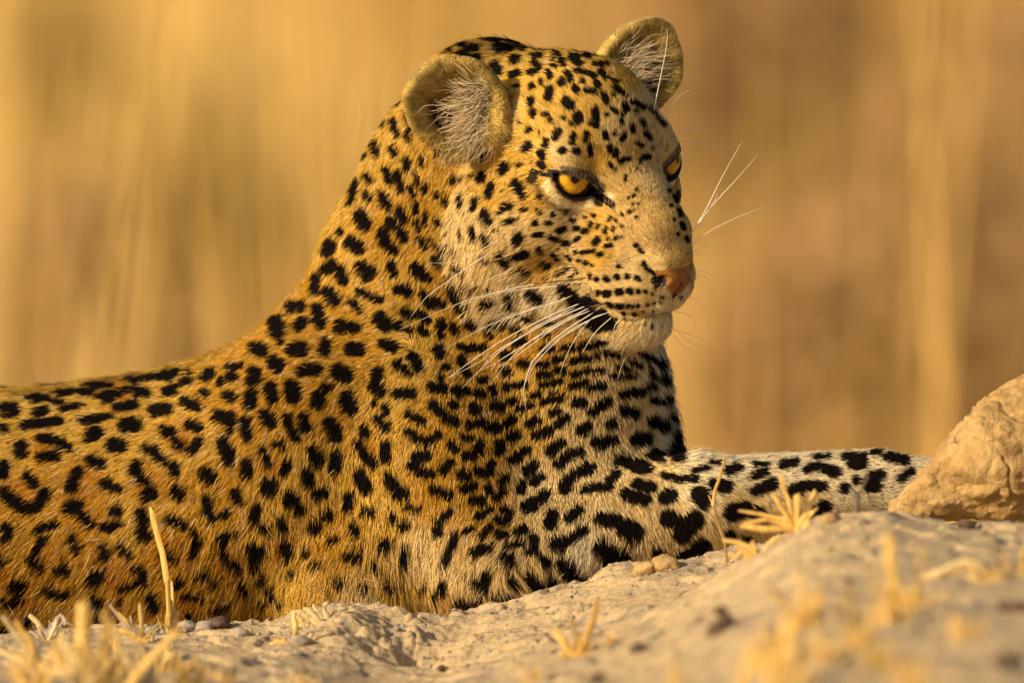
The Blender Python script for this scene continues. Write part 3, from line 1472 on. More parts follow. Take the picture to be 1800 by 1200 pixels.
def coat(p, n):
    """skin position p (du) and normal n -> colour, flow (3-D), length, density, ear flag"""
    N = len(p)
    p = p.astype(np.float32); n = n.astype(np.float32)
    q = to_head(p)
    px, py = to_px(p)
    px = px.astype(np.float32); py = py.astype(np.float32)
    dh = sd_head(q) * HS
    dbody = np.minimum(sd_torso(p), sd_front(p))
    is_head = dh < dbody - 4
    vh = idw(px, py, TAB_H); vb = idw(px, py, TAB_B)
    v = np.where(is_head[:, None], vh, vb)
    base, flow2, ln = v[:, :3].copy(), v[:, 3:5], v[:, 5].copy()
    flow = np.stack([flow2[:, 0], np.zeros(N, np.float32) + 0.0, -flow2[:, 1]], 1)
    # far side of the head mirrors the near side's sweep
    away = n[:, 1] > 0.1
    flow[away & is_head] += np.array([0, 0.8, 0])
    flow = flow - (flow * n).sum(1, keepdims=True) * n
    flow = normalize(flow)
    # ---- spots
    wob = fbm(p, 26, 3, 5) * 2.6 + vnoise(p, 7, 9) * 1.4
    use = (n[:, 1] < 0.55) & (px > -MX) & (px < 1800)
    sd = spot_value(p, is_head, use)
    small = is_head & (px > 1040)
    wk = np.where(small, 0.3, np.where(is_head, 0.6, 1.0))
    wob = wob * wk
    sd = sd + wob
    mask = np.clip((sd + 1.6) / 3.2, 0, 1)
    # ---- base variation
    big = fbm(p, 130, 3, 21)
    base *= (1 + 0.10 * big)[:, None]
    # rosette centres: warmer
    for (cx, cy, r) in ((87, 787, 30), (45, 865, 40), (162, 840, 42), (332, 762, 34), (275, 840, 40), (225, 697, 34), (170, 902, 38), (100, 967, 40),
                        (220, 1000, 44), (310, 950, 42), (410, 962, 40), (340, 1035, 44), (650, 775, 26), (487, 805, 26), (20, 1000, 30), (60, 1040, 34), (500, 940, 26)):
        w = np.clip(1.2 - np.hypot(px - cx, py - cy) / r, 0, 1) * (~is_head)
        base = base * (1 - 0.92 * w[:, None]) + np.array(PAL['O'], np.float32) * 0.92 * w[:, None]
    # dense dark streaks where the back faces up
    spine = np.clip((n[:, 2] - 0.86) * 5, 0, 1) * (~is_head) * (px < 1000)
    mask = np.maximum(mask, spine * np.clip(0.55 + 1.4 * vnoise(p * np.array([0.6, 1.5, 1.0], np.float32), 30, 31), 0, 1))
    nape = np.clip((0.25 - n[:, 1]) * -1 + 0.3, 0, 1) * 0
    dark = np.array([0.022, 0.015, 0.011], np.float32)
    # ---- special head parts
    dens = np.ones(N, np.float32)
    ear = np.zeros(N, np.int8)
    for s in (-1, 1):
        e, inner, el = sd_ear(q, s)
        isear = (e < dh / HS + 3) & (el[:, 2] > -70)
        r = EAR_R[s]
        rad = np.sqrt((el[:, 1] / r[1]) ** 2 + (el[:, 2] / r[2]) ** 2)
        front = isear & (el[:, 0] > -34) & ((n @ (EARS[s][1] @ HB)[0].astype(np.float32) > -0.15) | (rad < 0.75))
        back = isear & ~front
        inn = front & (rad < 0.5)
        base[front] = np.array(PAL['E']) * (1 + 0.35 * np.clip(rad[front] - 0.6, 0, .5))[:, None]
        base[front] *= (1 + 0.55 * fbm(p[front], 14, 2, 89))[:, None]
        base[inn] = base[inn] * np.array([0.80, 0.74, 0.72])
        mask[front] = 0
        hole = front & (np.hypot(el[:, 1] - 20, el[:, 2] + 14) < 24)
        base[hole] = np.array([0.13, 0.045, 0.025])
        base[back] = np.array([0.60, 0.55, 0.46]); mask[back] = np.clip(1.3 - np.abs(el[back, 2] + 20) / 50, 0, 1) * 0.9
        eb = EARS[s][1]
        rdir = (el[:, 1:2] * eb[1] + el[:, 2:3] * eb[2]) @ HB
        rdir = normalize(rdir + np.array([0, 0, 0.02]))
        fl = rdir - (rdir * n).sum(1, keepdims=True) * n
        flow[isear] = normalize(fl)[isear]
        ln[front] = 6 + 5 * (0.5 + 0.5 * vnoise(p[front], 22, 88)) + 14 * np.clip((-el[front, 1] - 20) / 60, 0, 1) * np.clip((30 - el[front, 2]) / 80, 0, 1); ln[back] = 9
        ear[front] = 1; ear[back] = 2; dens[front] = 1.3
    nose = (q[:, 0] > 285) & in_poly(q[:, 1] + 0, q[:, 2], NOSE_POLY)
    col = base * (1 - mask[:, None]) + dark * mask[:, None]
    col0 = col.copy()
    # nostril surround and the dark stripe above it
    nst = np.minimum(np.hypot(np.abs(q[:, 1]) - 30, (q[:, 2] + 107) * 1.3) - 6.5, 99)
    rim = (q[:, 0] > 285) & ~nose & (nst < 5) & (q[:, 1] < 0)
    col[rim] = dark * 1.5
    col[nose] = np.array([0.27, 0.105, 0.018]) * (1 + 0.5 * fbm(p[nose], 9, 2, 66))[:, None]
    col[nose & (nst < 2)] = np.array([0.03, 0.015, 0.01])
    col[nose & (np.abs(q[:, 1]) < 2.5) & (q[:, 2] < -112)] = np.array([0.10, 0.03, 0.02])
    phil = (q[:, 0] > 280) & (np.abs(q[:, 1]) < 3.5) & (q[:, 2] < -136) & (q[:, 2] > -172)
    col[phil] = dark
    dens[nose | phil] = 0
    # eyes: black lid margin, tear line, pale under-lid
    lid = np.full(N, 99.0, np.float32)
    for s in (-1, 1):
        al, dep, x, z = almond(q, s)
        near = (dep > -14) & (np.abs(q[:, 0] - 146) < 90) & (q[:, 1] * s > 20)
        al = np.where(near, al, 99)
        lid = np.minimum(lid, al)
        low = near & (z < 4 - 0.0 * x)
        w = np.where(low, np.exp(-((al - 13) / 6.0) ** 4), 0) * (x < 46)
        col = col * (1 - 0.85 * w[:, None]) + np.array([0.95, 0.74, 0.42]) * 0.85 * w[:, None]
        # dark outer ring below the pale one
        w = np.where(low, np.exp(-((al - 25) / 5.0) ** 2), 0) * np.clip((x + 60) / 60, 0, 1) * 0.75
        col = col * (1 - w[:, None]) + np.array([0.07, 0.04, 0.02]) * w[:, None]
        ax, az = -46.0, -8.0                                 # inner corner: tear line
        tdx, tdz = x - ax, z - az
        tl = np.abs(tdz - 0.30 * tdx * 0.9) - 8 * np.clip(1 + tdx / 52, 0, 1)
        w = near & (tdx < 12) & (tdx > -46) & (tl < 1.5)
        col[w] = np.array([0.035, 0.02, 0.014])
        ox = x - 44                                           # outer corner: dark stroke
        w = near & (ox > -6) & (ox < 26) & (np.abs(z + 4 + 0.55 * ox) < 4.5)
        col[w] = dark * 1.3
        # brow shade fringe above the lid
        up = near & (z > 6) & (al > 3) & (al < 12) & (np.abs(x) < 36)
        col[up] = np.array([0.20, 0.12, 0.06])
        ln = np.where(near & (al < 30), np.minimum(ln, 3.2 + np.maximum(al, 0) * 0.25), ln)
    lidm = lid < 5.5
    col[lidm] = np.array([0.012, 0.008, 0.007])
    dens[lid < 4.0] = 0
    # mouth line: where lips meet the jaw
    m = q * np.array([1, 0, 1], np.float32); m[:, 1] = np.abs(q[:, 1])
    pad = np.minimum(sd_ell(m, (226, 30, -116), (84, 46, 60)), sd_ell(m, (284, 13, -138), (30, 22, 30)))
    jawd = np.minimum(sd_cone(m, (214, 0, -178), (80, 60, -142), 46, 76), sd_ell(m, (226, 0, -190), (44, 38, 31)))
    lip = (np.abs(pad - jawd) < 3.2) & (q[:, 0] > 150) & (q[:, 2] < -120) & is_head
    col[lip] = np.array([0.05, 0.03, 0.022])
    ln[lip] = 4
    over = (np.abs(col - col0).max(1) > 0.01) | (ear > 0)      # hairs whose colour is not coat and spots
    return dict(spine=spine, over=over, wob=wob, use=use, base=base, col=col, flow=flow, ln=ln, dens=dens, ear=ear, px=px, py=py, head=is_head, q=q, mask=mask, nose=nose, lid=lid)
# ------------------------------------------------------------------ skin
leopard = empty("leopard", tuple((P(820, 1110, 60) * K).tolist()),
                "young spotted leopard lying on the mound with its head turned to the right", "leopard")
def under(o):
    o.parent = leopard
    o.matrix_parent_inverse = Matrix.Translation(leopard.location).inverted()
    return o
body = bpy.data.objects.new("body", me)
scene.collection.objects.link(body)
under(body)
cs = coat(V, VN)
def col_attr(me, name, c):
    a = me.attributes.new(name, 'FLOAT_COLOR', 'POINT')
    a.data.foreach_set('color', np.concatenate([c, np.ones((len(c), 1))], 1).astype(np.float32).ravel())
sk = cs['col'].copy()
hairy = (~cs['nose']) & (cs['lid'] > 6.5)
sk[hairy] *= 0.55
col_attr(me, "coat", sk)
wet = me.attributes.new("wet", 'FLOAT', 'POINT')
wet.data.foreach_set('value', ((cs['nose'] & (cs['col'].max(1) > 0.1)) | (cs['lid'] < 6.5)).astype(np.float32))
m, nn, ll, bs = material("skin"); bs.inputs['Specular IOR Level'].default_value = 0.3
at = nn.new("ShaderNodeAttribute"); at.attribute_name = "coat"
aw = nn.new("ShaderNodeAttribute"); aw.attribute_name = "wet"
ll.new(at.outputs['Color'], bs.inputs['Base Color'])
mr = nn.new("ShaderNodeMapRange"); mr.inputs['To Min'].default_value = 0.8; mr.inputs['To Max'].default_value = 0.55
ll.new(aw.outputs['Fac'], mr.inputs['Value']); ll.new(mr.outputs[0], bs.inputs['Roughness'])
tc = nn.new("ShaderNodeTexCoord")
vo = nn.new("ShaderNodeTexVoronoi"); vo.inputs['Scale'].default_value = 1500
nz = nn.new("ShaderNodeTexNoise"); nz.inputs['Scale'].default_value = 350
ll.new(tc.outputs['Object'], vo.inputs['Vector']); ll.new(tc.outputs['Object'], nz.inputs['Vector'])
bp = nn.new("ShaderNodeBump"); bp.inputs['Strength'].default_value = 0.8; bp.inputs['Distance'].default_value = 0.0005
ll.new(vo.outputs['Distance'], bp.inputs['Height']); ll.new(bp.outputs[0], bs.inputs['Normal'])
me.materials.append(m)

# ------------------------------------------------------------------ fur
fm = bpy.data.materials.new("fur"); fm.use_nodes = True
nt = fm.node_tree; nt.nodes.clear()
out = nt.nodes.new("ShaderNodeOutputMaterial")
a1 = nt.nodes.new("ShaderNodeAttribute"); a1.attribute_name = "tint"
a2 = nt.nodes.new("ShaderNodeAttribute"); a2.attribute_name = "skin_normal"
geo = nt.nodes.new("ShaderNodeNewGeometry")
hi = nt.nodes.new("ShaderNodeHairInfo")
vm = nt.nodes.new("ShaderNodeMix"); vm.data_type = 'VECTOR'; vm.inputs[0].default_value = 0.25
nt.links.new(a2.outputs['Vector'], vm.inputs[4]); nt.links.new(geo.outputs['Normal'], vm.inputs[5])
vn = nt.nodes.new("ShaderNodeVectorMath"); vn.operation = 'NORMALIZE'
nt.links.new(vm.outputs[1], vn.inputs[0])
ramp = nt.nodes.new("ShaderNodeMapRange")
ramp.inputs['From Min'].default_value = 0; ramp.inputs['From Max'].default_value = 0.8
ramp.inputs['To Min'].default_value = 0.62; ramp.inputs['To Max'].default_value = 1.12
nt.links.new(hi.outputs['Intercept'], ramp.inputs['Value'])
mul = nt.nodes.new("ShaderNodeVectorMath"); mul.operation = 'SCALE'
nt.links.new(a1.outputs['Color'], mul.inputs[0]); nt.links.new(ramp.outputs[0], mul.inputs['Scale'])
dif = nt.nodes.new("ShaderNodeBsdfDiffuse")
nt.links.new(mul.outputs[0], dif.inputs['Color']); nt.links.new(vn.outputs[0], dif.inputs['Normal'])
hr = nt.nodes.new("ShaderNodeBsdfHair"); hr.component = 'Reflection'
hr.inputs['RoughnessU'].default_value = 0.35; hr.inputs['RoughnessV'].default_value = 0.6
nt.links.new(mul.outputs[0], hr.inputs['Color'])
ms = nt.nodes.new("ShaderNodeMixShader"); ms.inputs[0].default_value = 0.06
nt.links.new(dif.outputs[0], ms.inputs[1]); nt.links.new(hr.outputs[0], ms.inputs[2])
nt.links.new(ms.outputs[0], out.inputs['Surface'])

tri = V[T]
ta = np.linalg.norm(np.cross(tri[:, 1] - tri[:, 0], tri[:, 2] - tri[:, 0]), axis=1) * 0.5
tn = normalize(VN[T].mean(1))
tc_ = tri.mean(1)
tpx, tpy = to_px(tc_)
rel = np.where(tn[:, 1] < 0.35, 1.0, 0.22)
rel = rel * np.where((tpx < -40) | (tpy > 1230), 0.12, 1.0) * np.where((tpx < -160) | (tpx > 1800), 0.4, 1.0)
tq = to_head(tc_)
face = (tq[:, 0] > 60) & (sd_head(tq) < 6)
muz = face & (tq[:, 0] > 190)
rel = rel * np.where(muz, 3.4, np.where(face, 2.3, np.where(sd_head(tq) < 4, 1.5, 1.0)))
FUR_N = 950000
w = ta * rel
pick = np.searchsorted(np.cumsum(w) / w.sum(), rng.random(FUR_N))
pick = np.minimum(pick, len(T) - 1)
u = rng.random((FUR_N, 2)); fl = u.sum(1) > 1; u[fl] = 1 - u[fl]
b0 = 1 - u.sum(1, keepdims=True); b1 = u[:, :1]; b2 = u[:, 1:]
R = tri[pick, 0] * b0 + tri[pick, 1] * b1 + tri[pick, 2] * b2
RN = normalize(VN[T[pick, 0]] * b0 + VN[T[pick, 1]] * b1 + VN[T[pick, 2]] * b2)
c = coat(R, RN)
keep = rng.random(FUR_N) < c['dens']
R, RN = R[keep], RN[keep]
c = {k: v[keep] for k, v in c.items()}
N = len(R)
print("hairs", N)
flow, ln = c['flow'], c['ln'] * np.where(c['head'], 0.85, np.where(c['py'] > 930, 0.74, 0.62)) * (0.75 + 0.5 * rng.random(N))
# direction: waves, clumps and stray hairs
def vec_noise(p, s, seed):
    return np.stack([vnoise(p, s, seed + i * 7) for i in range(3)], 1)
amp = np.where(c['head'], 0.12, 0.17)[:, None] * np.clip(ln / 30, 0.5, 1.8)[:, None]
d = flow + vec_noise(R, 60, 61) * amp + vec_noise(R, 14, 71) * amp * 0.9 + rng.normal(0, 0.11, (N, 3))
stray = rng.random(N) < 0.016
d[stray] += rng.normal(0, 0.35, (stray.sum(), 3)); ln = np.where(stray, ln * 1.15, ln)
d = normalize(d - (d * RN).sum(1, keepdims=True) * RN)
short = ln < 13
lift = np.where(short, 0.38, 0.27) + rng.random(N) * 0.18
lift = np.where(stray, lift + 0.25, lift)
d0 = normalize(d * np.cos(lift * 1.55)[:, None] + RN * np.sin(lift * 1.55)[:, None])
d1 = normalize(d * np.cos(lift * 0.72)[:, None] + RN * np.sin(lift * 0.72)[:, None])
d2 = normalize(d * np.cos(lift * 0.35)[:, None] + RN * np.sin(lift * 0.35)[:, None] + np.array([0, 0, -0.10]))
clump = vec_noise(R, 11, 91) * (ln * 0.09)[:, None]
p0 = R - RN * 1.2
p1 = p0 + d0 * (ln / 3)[:, None]
p2 = p1 + d1 * (ln / 3)[:, None] + clump * 0.4
p3 = p2 + d2 * (ln / 3)[:, None] + clump * 0.6
# each hair takes the colour of the coat where its visible outer half lies
vis = p1 * 0.25 + p2 * 0.5 + p3 * 0.25
sv = spot_value(vis.astype(np.float32), c['head'], c['use']) + c['wob'] + np.where(c['head'], 1.7 + 0.9 * ((c['px'] > 1010) & (c['py'] < 290)), 2.9 + 0.9 * (c['px'] > 1080)) + rng.normal(0, 1, N) * np.where(c['head'], 1.0, 1.6)
mk = np.clip((sv + 1.2) / 2.4, 0, 1)
mk = np.where(c['over'], c['mask'], np.maximum(mk, np.where(c['spine'] > 0, c['mask'], 0)))
dark_c = np.array([0.010, 0.007, 0.006])
tint = np.where(c['over'][:, None], c['col'], c['base'] * (1 - mk[:, None]) + dark_c * mk[:, None]).astype(np.float32)
# hair colour: streaky, with pale and dark guard hairs
st = 1 + 0.30 * fbm(R * np.array([1, 1, 1.0]), 9, 2, 41) + rng.normal(0, 0.13, N)
tint = tint * np.clip(st, 0.5, 1.6)[:, None]
light = mk < 0.3
pale = light & (rng.random(N) < 0.07) & (c['ear'] == 0)
tint[pale] = tint[pale] * 0.4 + np.array([0.78, 0.66, 0.45]) * 0.6
dk = light & (rng.random(N) < 0.045)
tint[dk] *= 0.35
tint = np.clip(tint, 0.006, 0.9)
def make_hair(name, paths, radii, tint, normals, mat, parent_fn=None):
    n, k, _ = paths.shape
    cu = bpy.data.hair_curves.new(name)
    cu.add_curves([k] * n)
    cu.attributes['position'].data.foreach_set('vector', (paths * K).astype(np.float32).ravel())
    a = cu.attributes.new('radius', 'FLOAT', 'POINT')
    a.data.foreach_set('value', (radii * K).astype(np.float32).ravel())
    a = cu.attributes.new('tint', 'FLOAT_COLOR', 'CURVE')
    a.data.foreach_set('color', np.concatenate([tint, np.ones((n, 1))], 1).astype(np.float32).ravel())
    a = cu.attributes.new('skin_normal', 'FLOAT_VECTOR', 'CURVE')
    a.data.foreach_set('vector', normals.astype(np.float32).ravel())
    cu.materials.append(mat)
    o = bpy.data.objects.new(name, cu)
    scene.collection.objects.link(o)
    if parent_fn: parent_fn(o)
    return o
rw = np.where(short, 0.38, 0.50) * (0.8 + 0.5 * rng.random(N)) * np.where(R[:, 1] > 500, 2, 1)
rad = np.stack([rw, rw, rw * 0.8, rw * 0.12], 1)
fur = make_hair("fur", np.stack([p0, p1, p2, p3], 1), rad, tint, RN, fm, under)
fur["kind"] = "stuff"
# ------------------------------------------------------------------ eyes
def grid_sphere(center, radius, axis, nu=64, nv=40):
    """sphere whose pole looks along axis; returns verts, faces and the polar angle of every vertex"""
    ax = Vector(axis).normalized()
    qd = ax.to_track_quat('Z', 'Y').to_matrix()
    vs, ang = [], []
    for i in range(nv + 1):
        t = math.pi * (i / nv) ** 1.35 if i < nv else math.pi
        for j in range(nu):
            f = 2 * math.pi * j / nu
            r = radius
            if t < 0.78: r = radius * (1 + 0.085 * math.cos(t / 0.78 * math.pi / 2) ** 1.2)     # cornea bulge
            v = qd @ Vector((math.sin(t) * math.cos(f), math.sin(t) * math.sin(f), math.cos(t))) * r
            vs.append((np.array(v) + center)); ang.append(t)
    fs = [(i * nu + j, i * nu + (j + 1) % nu, (i + 1) * nu + (j + 1) % nu, (i + 1) * nu + j) for i in range(nv) for j in range(nu)]
    return vs, [f[::-1] for f in fs], np.array(ang)
m, nn, ll, bs = material("eyeball")
a = nn.new("ShaderNodeAttribute"); a.attribute_name = "polar"
nz = nn.new("ShaderNodeTexNoise"); nz.inputs['Scale'].default_value = 420; nz.inputs['Detail'].default_value = 3
tcd = nn.new("ShaderNodeTexCoord"); ll.new(tcd.outputs['Object'], nz.inputs['Vector'])
ma = nn.new("ShaderNodeMath"); ma.operation = 'MULTIPLY_ADD'; ma.inputs[1].default_value = 0.035
ll.new(nz.outputs['Fac'], ma.inputs[0]); ll.new(a.outputs['Fac'], ma.inputs[2])
cr = nn.new("ShaderNodeValToRGB")
el = cr.color_ramp.elements
el[0].position = 0.0; el[0].color = (0.004, 0.003, 0.002, 1)
el[1].position = 0.175; el[1].color = (0.006, 0.004, 0.002, 1)
for pos, cc in ((0.205, (0.46, 0.19, 0.006)), (0.40, (0.70, 0.38, 0.015)), (0.62, (0.66, 0.37, 0.02)), (0.715, (0.34, 0.16, 0.02)), (0.755, (0.012, 0.008, 0.005)), (0.85, (0.05, 0.03, 0.02))):
    e = el.new(pos); e.color = (*cc, 1)
fa = nn.new("ShaderNodeAttribute"); fa.attribute_name = "fiber"
fz = nn.new("ShaderNodeTexNoise"); fz.inputs['Scale'].default_value = 7; fz.inputs['Detail'].default_value = 4; ll.new(fa.outputs['Vector'], fz.inputs['Vector'])
fr = nn.new("ShaderNodeMapRange"); fr.inputs['From Min'].default_value = 0.35; fr.inputs['From Max'].default_value = 0.65; fr.inputs['To Min'].default_value = 0.62; fr.inputs['To Max'].default_value = 1.15; ll.new(fz.outputs['Fac'], fr.inputs['Value'])
fs_ = nn.new("ShaderNodeVectorMath"); fs_.operation = 'SCALE'
ll.new(ma.outputs[0], cr.inputs[0]); ll.new(cr.outputs[0], fs_.inputs[0]); ll.new(fr.outputs[0], fs_.inputs['Scale']); ll.new(fs_.outputs[0], bs.inputs['Base Color'])
bs.inputs['Roughness'].default_value = 0.45
bs.inputs['Specular IOR Level'].default_value = 0.0
bs.inputs['Coat Weight'].default_value = 0.7
bs.inputs['Coat Roughness'].default_value = 0.03
for s in (-1, 1):
    n_, o_, u_ = eye_frame(s)
    gaze = np.array([math.cos(math.radians(26)), s * math.sin(math.radians(26)), 0.10])
    if s < 0: gaze = gaze + 0.02 * o_ + 0.02 * u_
    ctr = from_head(EYE_C[s])
    vs, fs, ang = grid_sphere(ctr, (EYE_R) * HS, gaze @ HB)
    eo = new_mesh("eye", vs, fs, m, None)
    af_ = np.array([[math.cos(2 * math.pi * (i % 64) / 64), math.sin(2 * math.pi * (i % 64) / 64), 0.25 * ang[i]] for i in range(len(ang))], np.float32)
    fb_ = eo.data.attributes.new("fiber", 'FLOAT_VECTOR', 'POINT'); fb_.data.foreach_set('vector', af_.ravel())
    at_ = eo.data.attributes.new("polar", 'FLOAT', 'POINT'); at_.data.foreach_set('value', ang.astype(np.float32))
    under(eo)
    eo["label"] = "amber eye with a dark rim" if s < 0 else "far eye half hidden behind the nose bridge"

# ------------------------------------------------------------------ lashes, ear wisps and whiskers
def tube(paths_px, r0, r1):
    """swept round tube along a smooth path of du points -> verts, faces"""
    pts = np.array(paths_px, float)
    n = len(pts)
    # Catmull-Rom resample
    out = []
    ext = np.vstack([2 * pts[0] - pts[1], pts, 2 * pts[-1] - pts[-2]])
    for i in range(n - 1):
        a, b, c_, d_ = ext[i:i + 4]
        for t in np.linspace(0, 1, 7)[:-1]:
            out.append(0.5 * ((2 * b) + (-a + c_) * t + (2 * a - 5 * b + 4 * c_ - d_) * t * t + (-a + 3 * b - 3 * c_ + d_) * t ** 3))
    out.append(pts[-1]); out = np.array(out)
    tang = normalize(np.gradient(out, axis=0))
    up = np.array([0, 1.0, 0.2])
    s1 = normalize(np.cross(tang, up)); s2 = np.cross(tang, s1)
    k = 5
    vs = []
    L = len(out)
    for i in range(L):
        r = r0 + (r1 - r0) * (i / (L - 1)) ** 1.3
        for j in range(k):
            f = 2 * math.pi * j / k
            vs.append(out[i] + r * (math.cos(f) * s1[i] + math.sin(f) * s2[i]))
    fs = [(i * k + j, i * k + (j + 1) % k, (i + 1) * k + (j + 1) % k, (i + 1) * k + j) for i in range(L - 1) for j in range(k)]
    fs.append(tuple(range(k))[::-1]); fs.append(tuple(range((L - 1) * k, L * k)))
    return vs, fs
wm, nn, ll, bs = material("whisker"); bs.inputs['Base Color'].default_value = (0.86, 0.78, 0.64, 1); bs.inputs['Roughness'].default_value = 0.35
wd, nn, ll, bs = material("whisker_dark_root"); bs.inputs['Base Color'].default_value = (0.05, 0.025, 0.015, 1)
WHISK = """
1.1 1030 489 950 498 880 512 807 533 703 579
1.0 1027 497 988 502 923 508 863 518 808 538
1.1 880 433 840 458 790 492 750 522 722 557
0.8 882 417 857 433 820 452 783 462 758 462
0.8 913 462 890 478 857 492 812 513
1.2 1010 517 988 527 923 548 848 577 780 615
1.2 1025 531 960 558 880 600 800 655 788 665
1.2 1016 538 950 570 850 632 790 663
1.3 1034 536 960 568 880 617 812 682
1.1 1030 545 940 595 870 638 845 650
1.2 1042 538 960 580 900 627 862 677
1.2 1046 542 985 570 915 620 874 646
1.2 1050 545 985 587 940 630 925 665 920 692 925 722
1.2 1044 558 985 595 942 638 925 670
1.0 1068 550 1040 560 1015 590 998 620 985 655
1.0 1078 555 1050 580 1035 600 1025 618
0.8 1098 553 1082 570 1078 590
0.6 1104 618 1092 645 1086 666
0.5 927 540 912 556 900 568
0.6 990 520 940 540 880 560
0.7 1075 546 1010 575 960 612 930 640
0.7 1000 545 930 585 880 612 850 640
"""
WHISK_R = """
1.2 1212 418 1240 370 1270 310 1305 248
1.2 1213 416 1245 370 1290 320 1332 273
1.2 1217 432 1250 405 1290 385 1340 364
1.0 1212 414 1235 385 1255 355 1262 340
0.7 1217 446 1245 428 1275 415
0.9 1147 215 1163 127 1172 78 1173 50
0.8 1160 217 1177 190 1193 170 1213 158
0.6 1190 232 1215 228 1245 236
0.5 1195 245 1220 250 1262 262
0.5 1218 452 1232 446 1250 460
0.5 1218 474 1240 478 1262 490
0.5 1216 484 1236 486 1256 498
0.5 1212 520 1228 528 1240 545
0.5 1206 540 1216 556 1222 578
0.5 1195 570 1225 592 1256 600
0.5 1190 582 1215 604 1245 612
0.5 1185 590 1205 612 1232 620
"""
for line in WHISK.strip().splitlines():
    v = [float(t) for t in line.split()]
    pts = np.array(v[1:]).reshape(-1, 2)
    h0, n0 = ray_px(*pts[0])
    if h0 is None: continue
    path = []
    y0 = h0[1] - 2; acc = 0
    for i, (x, y) in enumerate(pts):
        if i: acc += math.hypot(*(pts[i] - pts[i - 1]))
        hy, _ = ray_px(x, y)
        yy = y0 - 0.10 * acc if i else y0 + 3
        if i and hy is not None: yy = min(yy, hy[1] - 24)
        path.append(P(x, y, yy))
    vs, fs = tube(path, v[0] * rng.uniform(0.72, 0.9), 0.2)
    o = under(new_mesh("whisker", vs, fs, wm))
    if v[0] >= 1.0 and pts[0][1] < 500 and pts[0][0] > 1000:
        o.data.materials.append(wd)
        nf = len(o.data.polygons); mi = np.zeros(nf, np.int32); mi[: int(nf * 0.28)] = 1
        o.data.polygons.foreach_set('material_index', mi)
for line in WHISK_R.strip().splitlines():
    v = [float(t) for t in line.split()]
    pts = np.array(v[1:]).reshape(-1, 2)
    y0 = -150 if pts[0][1] > 380 else -90
    for sx in range(0, 30, 2):                    # root depth: first skin hit just inside the outline
        h0, _ = ray_px(pts[0][0] - sx, pts[0][1] + sx * 0.2)
        if h0 is not None: y0 = h0[1]; break
    path = [P(x, y, y0 + i * 14) for i, (x, y) in enumerate(pts)]
    if h0 is not None: path[0] = h0 + np.array([-2, 2, 0])
    vs, fs = tube(path, v[0] * rng.uniform(0.72, 0.9), 0.2)
    under(new_mesh("whisker", vs, fs, wm))

def wisps(name, items, tint, mat, width=0.5):
    paths = np.array(items)
    n = len(paths)
    tt = np.clip(np.array(tint)[None] * np.clip(1 + rng.normal(0, 0.28, (n, 1)), 0.3, 1.5), 0.01, 0.95)
    rr = np.tile(np.array([width, width, width * 0.8, width * 0.2]), (n, 1))
    o = make_hair(name, paths, rr, tt, np.tile(np.array([[-0.35, -0.85, 0.3]]), (n, 1)), mat, under)
    o["kind"] = "stuff"
    return o
# long pale hairs that sweep across the opening of each ear
items = []
for s, count in ((-1, 430), (1, 330)):
    cE, RE = EARS[s]
    r = EAR_R[s]
    for i in range(count):
        if s < 0:     # sweep from the inner edge outward, up and down
            base = np.array([2 + 8 * rng.random(), r[1] * (-0.42 + 0.20 * rng.normal()), r[2] * rng.uniform(-0.70, 0.42)])
            a = math.radians(40 * base[2] / r[2] - 14 + 26 * rng.normal())
            L_ = rng.uniform(18, 72)
        else:
            base = np.array([2 + 8 * rng.random(), r[1] * (-0.30 + 0.25 * rng.normal()), r[2] * rng.uniform(-0.8, 0.25)])
            a = math.radians(46 + 20 * rng.normal())
            L_ = rng.uniform(22, 74)
        dv = np.array([0, math.cos(a), math.sin(a)])
        pv = np.array([0, -math.sin(a), math.cos(a)])
        cv = rng.normal() * 0.16 * L_
        items.append([from_head(cE + x @ RE) for x in (base, base + dv * L_ * .33 + pv * cv * .6 + np.array([13, 0, 0]),
                      base + dv * L_ * .68 + pv * cv + np.array([16, 0, 0]), base + dv * L_ + pv * cv * .6 + np.array([6 + 8 * rng.random(), 0, 0]))])
wisps("ear_hair", items, (0.60, 0.46, 0.28), fm, 0.36)
# lashes over the upper lids
items = []
for s in (-1,):
    n_, o_, u_ = eye_frame(s)
    for i in range(110):
        x = rng.uniform(-36, 36)
        zt = 15.0 * (1 - (x / 46) ** 2) + rng.uniform(-1, 3)
        b = EYE_C[s] + o_ * (x - 3) + u_ * zt + n_ * (math.sqrt(max(49.5 ** 2 - x * x - zt * zt, 100)))
        L_ = rng.uniform(8, 13)
        items.append([from_head(b), from_head(b + n_ * L_ * .45 + u_ * 1.5 + o_ * rng.normal() * .6), from_head(b + n_ * L_ * .75 - u_ * L_ * .18 + o_ * rng.normal()), from_head(b + n_ * L_ * .9 - u_ * L_ * .55 + o_ * rng.normal() * 1.5)])
wisps("eyelash_fringe", items, (0.13, 0.085, 0.055), fm, 0.33)
